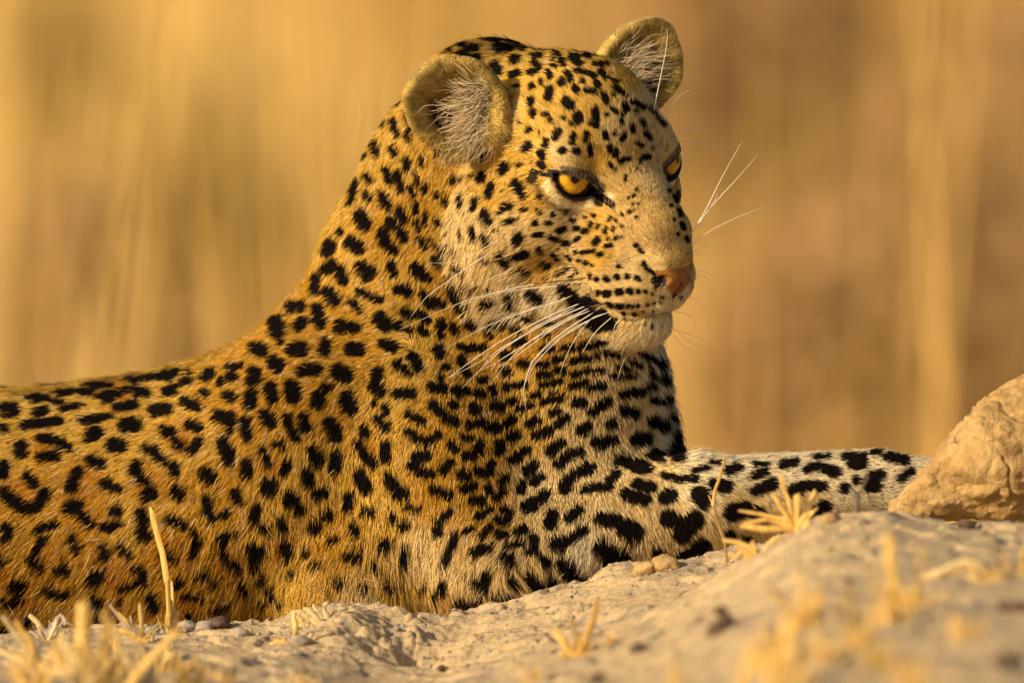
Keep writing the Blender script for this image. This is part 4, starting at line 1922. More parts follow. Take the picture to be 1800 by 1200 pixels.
# ------------------------------------------------------------------ ground: termite mound, plain and the slope behind, one sheet
GX = [-400, -100, 200, 400, 500, 600, 650, 760, 850, 900, 1000, 1100, 1200, 1250, 1300, 1350, 1440, 1560, 1700, 1800, 2200]
ST = {   # depth (du): photo height of the surface for the columns above
 900:  [1290]*8 + [1260, 1230, 1200, 1180, 1150, 1130, 1110, 1090, 1060, 1040, 1030, 1030, 1060],
 300:  [1215]*8 + [1190, 1160, 1120, 1080, 1040, 1015, 1000, 985, 965, 950, 945, 945, 960],
 0:    [1212]*8 + [1180, 1140, 1100, 1060, 1015, 1000, 988, 975, 950, 935, 930, 930, 940],
 -200: [1165, 1165, 1160, 1155, 1140, 1120, 1120, 1130, 1115, 1100, 1080, 1040, 1008, 996, 984, 970, 945, 925, 945, 950, 950],
 -290: [1120, 1118, 1108, 1106, 1088, 1062, 1070, 1084, 1076, 1064, 1032, 996, 988, 978, 964, 948, 918, 910, 948, 955, 955],
 -450: [1132, 1130, 1122, 1120, 1108, 1084, 1094, 1110, 1100, 1086, 1058, 1024, 1010, 1002, 986, 966, 930, 908, 946, 952, 952],
 -660: [1140, 1138, 1134, 1136, 1134, 1140, 1152, 1172, 1156, 1136, 1106, 1070, 1048, 1032, 1008, 984, 938, 912, 938, 940, 940],
 -920: [1152, 1150, 1150, 1156, 1166, 1182, 1192, 1192, 1180, 1166, 1128, 1098, 1058, 1028, 992, 960, 912, 902, 932, 928, 915],
 -1400: [1180, 1176, 1180, 1190, 1200, 1214, 1224, 1224, 1214, 1200, 1166, 1136, 1096, 1068, 1034, 1006, 966, 950, 966, 970, 950],
 -2400: [1235, 1232, 1240, 1250, 1256, 1260, 1264, 1266, 1262, 1252, 1228, 1202, 1168, 1146, 1122, 1100, 1076, 1066, 1062, 1058, 1050],
 -4200: [1400, 1400, 1405, 1410, 1410, 1410, 1410, 1410, 1410, 1400, 1380, 1360, 1330, 1310, 1290, 1275, 1255, 1245, 1240, 1235, 1230],
 -8000: [2000]*21,
}
ys_st = np.array(sorted(ST.keys()), float)
tabz = np.array([[(600 - v) * (1 + y / CAM_D) for v in ST[int(y)]] for y in ys_st])
tabx = np.array(GX, float) - 900
def pchip_rows(yq):
    """monotone-ish cubic (finite-difference tangents, limited) along depth for every column"""
    h = np.diff(ys_st)[:, None]
    dl = np.diff(tabz, axis=0) / h
    m = np.zeros_like(tabz)
    m[0], m[-1] = dl[0], dl[-1]
    m[1:-1] = np.where(dl[:-1] * dl[1:] > 0, 2 * dl[:-1] * dl[1:] / np.where(np.abs(dl[:-1] + dl[1:]) < 1e-9, 1, dl[:-1] + dl[1:]), 0)
    i = np.clip(np.searchsorted(ys_st, yq) - 1, 0, len(ys_st) - 2)
    H = (ys_st[i + 1] - ys_st[i])[:, None]
    t = np.clip((yq - ys_st[i])[:, None] / H, 0, 1)
    return ((2 * t**3 - 3 * t**2 + 1) * tabz[i] + (t**3 - 2 * t**2 + t) * H * m[i] + (-2 * t**3 + 3 * t**2) * tabz[i + 1] + (t**3 - t**2) * H * m[i + 1])
def ground_grid(gx, gy):
    Z = np.empty((len(gy), len(gx)))
    R_ = pchip_rows(np.clip(gy, -8000, 900))
    kx = np.array([0.25, 0.5, 0.25])
    for j in range(len(gy)):
        xs = gx / (1 + max(gy[j], -9000) / CAM_D)
        Z[j] = np.interp(xs, tabx, R_[j])
    # soften the column corners
    Zs = Z.copy()
    for _ in range(10):
        Zs[:, 1:-1] = 0.25 * Zs[:, :-2] + 0.5 * Zs[:, 1:-1] + 0.25 * Zs[:, 2:]
    return Zs
def grow(start, end, step, f=1.16):
    out = [start]; s = step
    sg = np.sign(end - start)
    while abs(out[-1] - start) < abs(end - start):
        s *= f; out.append(out[-1] + sg * s)
    return np.array(out[1:])
gx = np.arange(-1060, 1060, 3.6)
gx = np.concatenate([grow(gx[0], -360000, 4)[::-1], gx, grow(gx[-1], 360000, 4)])
gy = np.concatenate([grow(-4600, -100000, 20)[::-1], np.arange(-4600, -1500, 16), np.arange(-1500, -700, 6), np.arange(-700, -180, 3.6), np.arange(-180, 940, 16), grow(940, 420000, 16)])
GZ = ground_grid(gx, gy)
XX, YY = np.meshgrid(gx, gy)
pp = np.stack([XX.ravel(), YY.ravel(), np.zeros(XX.size)], 1).astype(np.float32)
near = (np.abs(pp[:, 0]) < 2500) & (pp[:, 1] > -6000) & (pp[:, 1] < 1500)
dz = np.zeros(len(pp), np.float32)
pn = pp[near]
lump = fbm(pn, 150, 3, 3) * 9 + fbm(pn, 42, 4, 7) * 7.5 + fbm(pn, 11, 3, 8) * 2.2
rid = 1 - np.abs(fbm(pn * np.array([1, 1.4, 1], np.float32), 120, 3, 13)) * 9
crack = np.clip(rid, 0, 1) ** 2 * (fbm(pn, 260, 2, 19) > 0.02)
plate = np.clip((fbm(pn, 95, 2, 23) - 0.08) * 14, 0, 1) * 5            # broken crust standing a little proud
pit = np.exp(-(((pn[:, 0] + 165) / 60) ** 2 + ((pn[:, 1] + 610) / 60) ** 2)) * 34
rough_ = 1 + 2.4 * np.exp(-(((pn[:, 0] + 210) / 130) ** 2 + ((pn[:, 1] + 520) / 150) ** 2))
lump = lump * rough_
dz[near] = lump - crack * 15 + plate * 1.6 - pit * 1.3
dz = dz.reshape(XX.shape)
rr = np.sqrt((XX / 3400) ** 2 + ((YY + 1200) / 5200) ** 2)
wgt = np.clip((rr - 0.75) / 1.1, 0, 1); wgt = wgt * wgt * (3 - 2 * wgt)
far_p = np.stack([XX.ravel(), YY.ravel(), np.zeros(XX.size)], 1)
plain = PLAIN_Z / K + (fbm(far_p, 9000, 3, 33) * 350).reshape(XX.shape)
rise = np.clip((YY * K - 17) / 60, 0, 2)
plain = plain + (rise ** 1.25) * 9.5 / K
ZZ = (GZ + dz) * (1 - wgt) + plain * wgt
GV = np.stack([XX, YY, ZZ], -1).reshape(-1, 3)
ny, nx = XX.shape
ii = np.arange(ny * nx).reshape(ny, nx)
GF = np.stack([ii[:-1, :-1], ii[:-1, 1:], ii[1:, 1:], ii[1:, :-1]], -1).reshape(-1, 4)

gm, nn, ll, bs = material("mound_earth_and_plain")
tcg = nn.new("ShaderNodeTexCoord")
def noise(scale, detail=6, rough=0.6):
    n_ = nn.new("ShaderNodeTexNoise"); n_.inputs['Scale'].default_value = scale; n_.inputs['Detail'].default_value = detail; n_.inputs['Roughness'].default_value = rough
    ll.new(tcg.outputs['Object'], n_.inputs['Vector']); return n_
def ramp_node(src, stops):
    r_ = nn.new("ShaderNodeValToRGB"); e = r_.color_ramp.elements
    e[0].position, e[0].color = stops[0][0], (*stops[0][1], 1); e[1].position, e[1].color = stops[-1][0], (*stops[-1][1], 1)
    for p_, c_ in stops[1:-1]:
        x = e.new(p_); x.color = (*c_, 1)
    ll.new(src, r_.inputs[0]); return r_
n1 = noise(26, 8, 0.65); n2 = noise(160, 6, 0.7); n3 = noise(900, 3, 0.6)
r1 = ramp_node(n1.outputs['Fac'], [(0.30, (0.34, 0.26, 0.185)), (0.45, (0.56, 0.41, 0.235)), (0.60, (0.64, 0.465, 0.255)), (0.75, (0.42, 0.335, 0.24))])
r2 = ramp_node(n2.outputs['Fac'], [(0.30, (0.62, 0.60, 0.58)), (0.5, (0.95, 0.95, 0.95)), (0.72, (1.18, 1.12, 1.02))])
mx = nn.new("ShaderNodeMix"); mx.data_type = 'RGBA'; mx.blend_type = 'MULTIPLY'; mx.inputs[0].default_value = 0.85
ll.new(r1.outputs[0], mx.inputs[6]); ll.new(r2.outputs[0], mx.inputs[7])
# beyond the mound: dry grass litter colours in broad patches
sx = nn.new("ShaderNodeSeparateXYZ"); ll.new(tcg.outputs['Object'], sx.inputs[0])
mf = nn.new("ShaderNodeMapRange"); mf.inputs['From Min'].default_value = 3; mf.inputs['From Max'].default_value = 9; ll.new(sx.outputs['Y'], mf.inputs['Value'])
n4 = noise(0.55, 4, 0.55)
r4 = ramp_node(n4.outputs['Fac'], [(0.36, (0.50, 0.295, 0.08)), (0.48, (0.62, 0.375, 0.09)), (0.60, (0.70, 0.44, 0.11)), (0.7, (0.56, 0.37, 0.14))])
mg = nn.new("ShaderNodeMix"); mg.data_type = 'RGBA'; ll.new(mf.outputs[0], mg.inputs[0]); ll.new(mx.outputs[2], mg.inputs[6]); ll.new(r4.outputs[0], mg.inputs[7])
ll.new(mg.outputs[2], bs.inputs['Base Color'])
bs.inputs['Roughness'].default_value = 0.95; bs.inputs['Specular IOR Level'].default_value = 0.15
b1_ = nn.new("ShaderNodeBump"); b1_.inputs['Strength'].default_value = 0.8; b1_.inputs['Distance'].default_value = 0.0035; ll.new(n2.outputs['Fac'], b1_.inputs['Height'])
b2_ = nn.new("ShaderNodeBump"); b2_.inputs['Strength'].default_value = 0.6; b2_.inputs['Distance'].default_value = 0.0010; ll.new(n3.outputs['Fac'], b2_.inputs['Height']); ll.new(b1_.outputs[0], b2_.inputs['Normal'])
ll.new(b2_.outputs[0], bs.inputs['Normal'])
ground = tag(new_mesh("ground", GV, GF, gm), kind="structure")
nearf = (np.abs(GV[GF[:, 0], 0]) < 1500) & (GV[GF[:, 0], 1] > -5000) & (GV[GF[:, 0], 1] < 800)
g_bvh = BVHTree.FromPolygons(GV.tolist(), GF[nearf].tolist())
def ground_px(px, py):
    o = Vector((0, -CAM_D, 0)); t = Vector(P(px, py, 0).tolist()) - o
    h = g_bvh.ray_cast(o, t.normalized())
    return np.array(h[0]) if h[0] is not None else None
def ground_z(x, y):
    h = g_bvh.ray_cast(Vector((x, y, 600)), Vector((0, 0, -1)))
    return h[0].z if h[0] is not None else -600.0

# ------------------------------------------------------------------ rocks, crumbs, droppings
rm, nn, ll, bs = material("sunlit_clod")
tcg = nn.new("ShaderNodeTexCoord")
q1 = noise(40, 7, 0.65); q2 = noise(220, 5, 0.7)
rr1 = ramp_node(q1.outputs['Fac'], [(0.32, (0.30, 0.18, 0.07)), (0.5, (0.50, 0.315, 0.12)), (0.66, (0.56, 0.38, 0.17)), (0.8, (0.42, 0.32, 0.20))])
ll.new(rr1.outputs[0], bs.inputs['Base Color']); bs.inputs['Roughness'].default_value = 0.95; bs.inputs['Specular IOR Level'].default_value = 0.15
b1_ = nn.new("ShaderNodeBump"); b1_.inputs['Strength'].default_value = 0.9; b1_.inputs['Distance'].default_value = 0.003; ll.new(q2.outputs['Fac'], b1_.inputs['Height']); ll.new(b1_.outputs[0], bs.inputs['Normal'])

def rock_sdf(p):
    p = p + np.array([16, 0, -4], np.float32)
    d = sd_cone(p, W(1566, 900, -235), W(1655, 872, -235), 28, 60)
    d = smin(d, sd_cone(p, W(1665, 862, -235), W(1760, 815, -225), 62, 108), 30)
    d = smin(d, sd_cone(p, W(1760, 815, -225), W(1880, 770, -200), 105, 128), 30)
    d = smin(d, sd_ell(p, W(1990, 850, -150), (200, 180, 160)), 60)
    d = smax(d, -sd_ell(p, W(1730, 925, -345), (130, 60, 48)), 12)
    d = smax(d, (p[:, 2] - (W(1690, 760, 0)[2] + (p[:, 0] - 790) * 1.12)) * 0.66, 10)
    pn_ = p * np.array([1, 1, 1.2], np.float32)
    n_ = fbm(pn_, 110, 3, 77) * 14 + np.abs(fbm(pn_, 46, 3, 79)) * 16 - 5 + fbm(pn_, 15, 3, 78) * 5
    ck = np.clip(1 - np.abs(fbm(pn_, 90, 2, 81)) * 12, 0, 1) ** 2 * 7
    return d - n_ + ck
RV, RF = surface_nets(rock_sdf, (600, -480, -480), (1330, 140, 60), 3.6)
rock = tag(new_mesh("earth_clod", RV, RF, rm), "large sunlit tan clod of hard earth at the right edge, in front of the paw", "earth clod")

def blob(name, c_, r_, seed, mat, parent=None, sub=3, amp=0.22, squash=(1, 1, 0.75)):
    bmx = bmesh.new(); bmesh.ops.create_icosphere(bmx, subdivisions=sub, radius=1)
    vs = np.array([v.co[:] for v in bmx.verts], np.float32)
    fs = np.array([[v.index for v in f.verts] for f in bmx.faces]); bmx.free()
    n_ = 1 + amp * fbm(vs + seed * 3.1, 0.9, 3, seed)[:, None] * 2
    vs = vs * n_ * np.array(squash) * r_
    a = rng.random() * 6.28
    vs = vs @ np.array([[math.cos(a), math.sin(a), 0], [-math.sin(a), math.cos(a), 0], [0, 0, 1]])
    return new_mesh(name, vs, fs, mat, parent, loc=tuple((np.array(c_) * K).tolist()))
dm, nn, ll, bs = material("dry_dropping")
tcg = nn.new("ShaderNodeTexCoord"); q = noise(700, 4)
rr1 = ramp_node(q.outputs['Fac'], [(0.3, (0.045, 0.025, 0.016)), (0.7, (0.15, 0.085, 0.05))])
ll.new(rr1.outputs[0], bs.inputs['Base Color']); bs.inputs['Roughness'].default_value = 0.8
DROPS = [   # photo position of the base, lobes (dx, dz, r), label
 ((1262, 1112), [(0, 8, 17), (-6, 2, 15), (12, 24, 15), (4, 40, 12)], "dark brown dropping of stacked lobes standing on bare earth, the tallest one"),
 ((1120, 1146), [(0, 6, 15), (12, 8, 10)], "small round dark brown dropping left of the tallest dropping"),
 ((1790, 1072), [(0, 6, 15), (-22, 7, 12), (16, 8, 12)], "dark elongated dropping at the right edge under the straw tuft"),
 ((1765, 1168), [(0, 8, 17), (-14, 4, 11)], "dark dropping near the bottom right corner"),
 ((1362, 1135), [(0, 6, 14), (18, 12, 11), (-14, 2, 9)], "dark dropping partly behind the front straw stubble"),
 ((1045, 1198), [(0, 4, 13), (8, 8, 9)], "dark dropping at the bottom edge below the pit"),
 ((776, 1178), [(0, 4, 9), (8, 3, 7)], "tiny grey brown dropping in the earth pit"),
]
for (bx, by), lobes, lab in DROPS:
    g0 = ground_px(bx, by)
    if g0 is None: continue
    root = empty("dropping", tuple((g0 * K).tolist()), lab, "dropping", "dark droppings on the mound")
    for i, (dx_, dz_, r_) in enumerate(lobes):
        blob("lobe", (dx_, 0, dz_ * 0.9), r_ * 0.85, 50 + i + int(bx), dm, root, 2, 0.15, (1.25, 1, 0.85))
sm_, nn, ll, bs = material("grey_crumb")
tcg = nn.new("ShaderNodeTexCoord"); q = noise(300, 4)
rr1 = ramp_node(q.outputs['Fac'], [(0.3, (0.24, 0.21, 0.18)), (0.7, (0.42, 0.34, 0.25))])
ll.new(rr1.outputs[0], bs.inputs['Base Color']); bs.inputs['Roughness'].default_value = 0.95
STONES = [((386, 1103), 22, "dark grey stone lying against the belly fur, left of centre", dm), ((362, 1106), 17, "pale grey earth crumb beside the dark stone", sm_),
          ((330, 1104), 14, "pale crumb right of the tall broken straw", sm_), ((425, 1116), 13, "crumb lying right of the dark stone", sm_),
          ((530, 1128), 14, "flat crumb below the low straw tuft", sm_), ((268, 1112), 12, "crumb left of the tall broken straw", sm_),
          ((1172, 1000), 24, "rounded lump of cracked crust on the ridge under the foreleg", rm), ((1135, 1004), 20, "smaller crust lump left of the rounded one on the ridge", rm),
          ((1462, 918), 18, "rough crumb of earth under the forked twig", rm), ((1700, 925), 12, "brown crumb under the overhang of the clod", dm)]
for (bx, by), r_, lab, mt in STONES:
    g0 = ground_px(bx, by)
    if g0 is None: continue
    tag(blob("earth_crumb", g0 + np.array([0, 0, r_ * 0.25]), r_, int(bx), mt, None, 3, 0.25, (1.3, 1, 0.7)), lab, "earth crumb", "crumbs on the mound")
# countless crumbs
cv, cf = [], []
base_ = np.array([[1, 0, 0], [-1, 0, 0], [0, 1, 0], [0, -1, 0], [0, 0, 1], [0, 0, -1]], float)
bf = np.array([[0, 2, 4], [2, 1, 4], [1, 3, 4], [3, 0, 4], [2, 0, 5], [1, 2, 5], [3, 1, 5], [0, 3, 5]])
for i in range(3400):
    x_ = rng.uniform(-960, 960); y_ = -270 - abs(rng.normal()) * 420
    if vnoise(np.array([[x_, y_, 0]], np.float32), 90, 5)[0] < rng.uniform(-0.7, 0.8): continue
    z_ = ground_z(x_, y_); r_ = rng.gamma(2.0, 1.1) + 0.6
    r_ = min(r_, 8)
    cv.append(base_ * r_ * rng.uniform(0.6, 1.3, (6, 1)) * np.array([1.2, 1, 0.75]) + [x_, y_, z_ + r_ * 0.2])
    cf.append(bf + 6 * (len(cv) - 1))
tag(new_mesh("soil_crumbs", np.concatenate(cv), np.concatenate(cf), sm_, smooth=False), kind="stuff")

# ------------------------------------------------------------------ dry grass stubble
gms = []
for nm, c1, c2 in (("straw", (0.50, 0.28, 0.055), (0.80, 0.52, 0.14)), ("pale_straw", (0.56, 0.40, 0.17), (0.82, 0.64, 0.32)), ("weathered_straw", (0.28, 0.21, 0.14), (0.50, 0.40, 0.28))):
    g_, nn, ll, bs = material(nm)
    tcg = nn.new("ShaderNodeTexCoord"); q = noise(120, 4)
    mp = nn.new("ShaderNodeMapping"); mp.inputs['Scale'].default_value = (3, 3, 0.35); ll.new(tcg.outputs['Object'], mp.inputs[0]); ll.new(mp.outputs[0], q.inputs['Vector'])
    rr1 = ramp_node(q.outputs['Fac'], [(0.3, c1), (0.65, c2)])
    ll.new(rr1.outputs[0], bs.inputs['Base Color']); bs.inputs['Roughness'].default_value = 0.55
    gms.append(g_)
def blade_mesh(path, w0, w1, parent, mat, thick=0.4):
    pts = np.array(path, float); n = len(pts)
    tang = normalize(np.gradient(pts, axis=0))
    side = normalize(np.cross(tang, np.array([rng.normal() * 0.5, 1, 0.1])))
    nor = np.cross(tang, side)
    vs = []
    for i in range(n):
        w_ = w0 + (w1 - w0) * i / (n - 1)
        for cx, cy in ((1, 0.15), (0.35, 1), (-0.35, 1), (-1, 0.15), (-0.6, -0.6), (0.0, -0.2), (0.6, -0.6)):
            vs.append(pts[i] + side[i] * cx * w_ / 2 + nor[i] * (cy * w_ * thick / 2) + (tang[i] * w_ * 0.5 * math.sin(cx * 5 + cy * 3 + w_) if i == n - 1 else 0))
    k = 7
    fs = [(i * k + j, i * k + (j + 1) % k, (i + 1) * k + (j + 1) % k, (i + 1) * k + j) for i in range(n - 1) for j in range(k)]
    fs.append(tuple(range(k))[::-1]); fs.append(tuple(range((n - 1) * k, n * k)))
    return new_mesh("blade", vs, fs, mat, parent, smooth=False)
def tuft(bx, by, lab, blades=(), n=0, h=60, spread=0.6, w=9, mats=(0,), lean=0.0, group="dry straw stubble on the mound", cat="straw tuft", dy=0):
    """blades: explicit (dx0, dz0, dx1, dz1, w) in px relative to the base; n random ones"""
    g0 = ground_px(bx, by)
    if g0 is None: g0 = P(bx, by, -2200)
    g0 = g0 + np.array([0, dy, -2])
    root = empty("straw_tuft", tuple((g0 * K).tolist()), lab, cat, group)
    for b in blades:
        pts = np.array(b[:-1], float).reshape(-1, 2)
        ydir = rng.normal() * 0.15
        path = [np.array([x_, -z_ * ydir + rng.normal() * 1.0, z_]) for x_, z_ in pts]
        # resample lightly for a stem that is not ruler-straight
        path = [path[0]] + sum([[path[i] * 0.5 + path[i + 1] * 0.5 + np.array([rng.normal() * b[-1] * 0.12, 0, 0]), path[i + 1]] for i in range(len(path) - 1)], [])
        blade_mesh(path, b[-1] * 0.92, b[-1] * rng.uniform(0.4, 0.9), root, gms[mats[rng.integers(len(mats))]])
    for i in range(int(n * 3.6)):
        a = rng.normal() * spread + lean
        L_ = h * rng.uniform(0.25, 1.15)
        yy_ = rng.normal() * 0.5
        r0_ = np.array([rng.normal() * w * 0.9, rng.normal() * w * 1.2, -4])
        cvv = rng.normal() * 0.25
        path = [r0_ + np.array([math.sin(a + cvv * t) * L_ * t, yy_ * L_ * t * 0.5, math.cos(a + cvv * t) * L_ * t]) for t in (0, 0.33, 0.66, 1)]
        wb_ = w * rng.uniform(0.2, 0.62)
        blade_mesh(path, wb_, wb_ * rng.uniform(0.15, 0.9), root, gms[mats[rng.integers(len(mats))]])
    return root
tuft(300, 1112, "tall broken straw standing alone in front of the belly", [(0, 0, -4, 30, 0, 62, 22), (0, 10, 6, 45, 18), (-2, 30, -6, 92, 11), (2, 30, 2, 92, 7), (-6, 90, -14, 140, -26, 184, -32, 216, 12)], n=2, h=50, w=10)
tuft(62, 1168, "leaning pale straw blades at the left edge of the photo", [(0, 0, -20, 40, -52, 82, 13), (4, 0, -8, 40, -32, 74, 14), (10, 0, 2, 24, -8, 52, 10), (-20, 8, -60, 26, -82, 24, 12)], n=3, h=40, w=9, lean=-0.8, mats=(0, 1))
tuft(84, 1124, "curled dead leaf and husks left of the front stubble", [(-6, 0, -16, 30, -30, 44, 10), (0, 0, 12, 30, 22, 44, 30, 30, 12), (6, 0, 26, 34, 42, 28, 6)], n=9, h=38, w=8, spread=0.9, mats=(2, 2, 1))
tuft(252, 1122, "ragged low tuft with a grey husk left of the tall straw", [(0, 0, -30, 24, -58, 62, 8), (0, 4, -20, 24, -44, 46, 9), (-4, 4, -30, 14, -52, 18, 8), (0, 0, -4, 34, -6, 62, 9)], n=12, h=46, w=6, spread=0.7, mats=(1, 2, 0))
tuft(540, 1098, "upper fan of straw blades on the crest in the middle of the photo", [(34, -6, -8, 20, -24, 26, 12), (34, -6, 4, 26, -4, 30, 9), (36, -4, 18, 24, 10, 38, 9), (38, -4, 30, 30, 36, 42, 8), (42, -6, 36, 20, 28, 34, 8), (40, -10, 70, -2, 98, -6, 3)], n=6, h=34, w=7, lean=-0.5, mats=(0, 1))
tuft(515, 1128, "lower straw clump with rooty fibres below the fan of blades", [(0, 0, -30, 2, -44, -8, 11), (0, 4, 4, 34, 2, 52, 12), (6, 4, 26, 20, 54, 24, 9), (0, 0, -22, -10, -40, -24, 8)], n=14, h=30, w=5, spread=1.3, mats=(0, 0, 2))
tuft(150, 1206, "blurred thick stubble tuft at the lower left, the biggest one", [(0, 0, -6, 60, -8, 136, 18), (10, 0, 4, 50, 2, 140, 14), (30, 0, 34, 60, 32, 122, 16), (-16, 0, -26, 50, -34, 80, 12), (60, 0, 54, 60, 40, 110, 12), (70, 0, 100, 40, 150, 92, 16), (50, 0, 40, 40, 20, 60, 12)], n=12, h=80, w=14, spread=0.45, mats=(0, 0, 1))
tuft(240, 1206, "blurred grey green stubble right of the biggest tuft", [(0, 0, -14, 40, -34, 84, 14), (20, 0, 26, 30, 30, 62, 14), (60, 0, 80, 30, 96, 46, 16)], n=10, h=62, w=12, spread=0.6, mats=(1, 2, 0))
tuft(330, 1204, "short blurred straw ends at the bottom edge left of centre", [(0, 0, -10, 30, -18, 48, 14), (10, 0, 30, 30, 26, 40, 14)], n=5, h=36, w=12, mats=(0,))
tuft(520, 1200, "faint low blurred straw at the bottom edge below the clump", n=8, h=30, w=9, spread=1.0, mats=(0, 1))
tuft(1278, 988, "single bent straw stem crossing the foreleg", [(0, 0, -4, 34, -18, 76, -24, 104, 8), (-24, 100, -20, 130, -12, 156, -3, 186, 8), (-24, 100, -32, 118, 4)], cat="straw stem")
tuft(1398, 932, "blurred star of straw in front of the foreleg", [(0, 0, 0, 30, 2, 62, 16), (4, 6, 22, 38, 34, 66, 12), (-2, 10, -14, 60, -26, 96, 7), (-4, 10, -44, 22, -86, 14, 14), (-4, 6, -50, 4, -90, 10, 12), (8, 10, 24, 30, 38, 40, 10), (-10, 18, -60, 30, -96, 36, 9), (-4, 10, -30, 50, -40, 66, 11)], n=8, h=42, w=9, spread=0.9)
tuft(1330, 972, "lower blurred straw blades beside the bent stem", [(0, 0, -22, 4, -46, -6, 11), (0, 6, -30, 20, -56, 24, 10), (10, 4, 30, 26, 46, 30, 9), (0, 0, 20, -4, -30, 8, 8)], n=5, h=28, w=8, lean=-1.0, spread=0.5)
tuft(1566, 1092, "tall blurred straw post on the right slope", [(0, 0, 4, 60, -2, 140, 18), (34, 10, 44, 70, 52, 122, 11), (-20, 0, -30, 50, -34, 100, 5)], n=9, h=72, w=9, spread=0.3)
tuft(1418, 1100, "blurred straw tuft left of the tall straw post", [(0, 0, -8, 40, -14, 84, 14), (-10, 0, -40, 40, -66, 66, 10), (14, 0, 14, 40, 18, 62, 14)], n=12, h=60, w=10, spread=0.5)
tuft(1500, 1128, "blurred pair of straw ends below the tall straw post", [(0, 0, 0, 40, -6, 86, 15), (14, 0, 22, 30, 26, 50, 10)], n=5, h=50, w=11, spread=0.35)
tuft(1635, 1016, "straw lying flat on the slope and pointing right", [(-14, 0, 20, 14, 60, 34, 15), (50, 30, 80, 24, 98, 6, 16), (-10, -4, 30, 12, 70, 22, 12)], n=2, h=22, w=9, lean=1.0, mats=(1, 0), cat="fallen straw")
tuft(1786, 1010, "straw tuft on the right edge above the dropping", [(0, 0, -4, 40, 6, 84, 10), (8, 0, 14, 30, 20, 56, 10)], n=9, h=50, w=8, spread=0.6, mats=(0, 2))
tuft(1010, 1152, "blurred small straw tuft in front of the pit", [(0, 0, -20, 30, -34, 46, 14), (0, 0, 4, 30, -4, 64, 12), (12, 0, 22, 40, 38, 96, 18)], n=9, h=36, w=10, spread=0.8)
tuft(1380, 1216, "big blurred straw post at the bottom edge right of centre", [(0, 0, 0, 50, 2, 110, 30), (-26, 0, -22, 50, -26, 84, 16), (30, 0, 24, 50, 20, 96, 14)], n=6, h=60, w=16, spread=0.25)
tuft(1308, 1216, "slender blurred straw at the bottom edge left of the big post", [(0, 0, 4, 40, 12, 74, 13)], n=2, h=40, w=10, spread=0.2)
tuft(1186, 1214, "single blurred straw end at the bottom edge", [(0, 0, 0, 30, 0, 52, 14)], n=1, h=24, w=10, spread=0.2)
tuft(1600, 1208, "low blurred straw clump in the bottom right of the photo", n=10, h=50, w=12, spread=0.7)
tuft(110, 1150, "broken pale straw bits behind the biggest tuft", n=10, h=32, w=8, spread=0.8, mats=(1, 2, 0))
tuft(195, 1140, "low pale straw bits between the two left tufts", n=10, h=34, w=7, spread=0.7, mats=(1, 1, 0))
for bx_, by_, n_, h_, lab_ in (
    (60, 1204, 9, 66, "blurred stubble at the bottom left corner"),
    (118, 1180, 8, 74, "blurred upright straw just left of the biggest tuft"),
    (205, 1186, 9, 62, "blurred straw clump between the biggest tuft and the grey green stubble"),
    (282, 1176, 8, 54, "blurred leaning straw below the tall broken straw"),
    (395, 1196, 6, 34, "low blurred straw at the bottom, right of the short straw ends"),
    (1455, 1160, 8, 60, "blurred straw clump between the left tuft and the pair of straw ends"),
    (1545, 1176, 8, 62, "blurred straw clump at the bottom below the tall straw post"),
    (1345, 1176, 8, 66, "blurred straw clump just above the big post at the bottom edge"),
    (1606, 1066, 7, 46, "small straw clump just right of the tall straw post"),
    (1700, 1120, 7, 40, "low straw clump between the fallen straw and the corner dropping"),
    (1744, 1020, 7, 36, "low straw bits just left of the tuft on the right edge"),
    (940, 1196, 5, 30, "faint blurred straw bits at the bottom edge right of the pit"),
    (1075, 1130, 5, 26, "faint straw bits right of the small tuft by the pit")):
    tuft(bx_, by_, lab_, n=n_, h=h_, w=13 if n_ > 6 else 9, spread=0.42)
# forked twig
g0 = None; yb = 900
while g0 is None:
    g0 = ground_px(1507, yb); yb += 3
root = empty("forked_twig", tuple((g0 * K).tolist()), "dark forked twig standing upright in front of the paw", "twig")
for pth, w_ in (([(0, 0, -4), (0, 0, 14), (1, 0, 30)], 9), ([(1, 0, 26), (-6, 0, 36), (-12, 0, 42)], 6), ([(1, 0, 28), (10, 0, 44), (19, 0, 62)], 5)):
    o = blade_mesh([np.array(t, float) for t in pth], w_, w_ * 0.8, root, None, 0.9)
    o.name = "branch"
tw, nn, ll, bs = material("twig_bark"); bs.inputs['Base Color'].default_value = (0.13, 0.09, 0.07, 1); bs.inputs['Roughness'].default_value = 0.9
for o in root.children: o.data.materials.clear(); o.data.materials.append(tw)
# flat straw bits and litter near the crest
lv, lf = [], []
for i in range(140):
    x_ = rng.uniform(-940, 960); y_ = -290 - abs(rng.normal()) * 300
    z_ = ground_z(x_, y_) + 1.2
    a = rng.uniform(-0.5, 0.5) + (math.pi if rng.random() < .5 else 0); L_ = rng.uniform(6, 22); w_ = rng.uniform(0.6, 1.4)
    dx_, dy_ = math.cos(a), math.sin(a)
    for t, hh in ((0, 0), (1, rng.uniform(0, 3))):
        c_ = np.array([x_ + dx_ * L_ * t, y_ + dy_ * L_ * t, z_ + hh])
        lv += [c_ + np.array([-dy_ * w_, dx_ * w_, 0]), c_ + np.array([dy_ * w_, -dx_ * w_, 0]), c_ + np.array([0, 0, w_])]
    b = 6 * i
    lf += [(b, b + 1, b + 4, b + 3), (b + 1, b + 2, b + 5, b + 4), (b + 2, b, b + 3, b + 5), (b, b + 2, b + 1), (b + 3, b + 4, b + 5)]
tag(new_mesh("straw_litter", lv, lf, gms[1], smooth=False), kind="stuff")

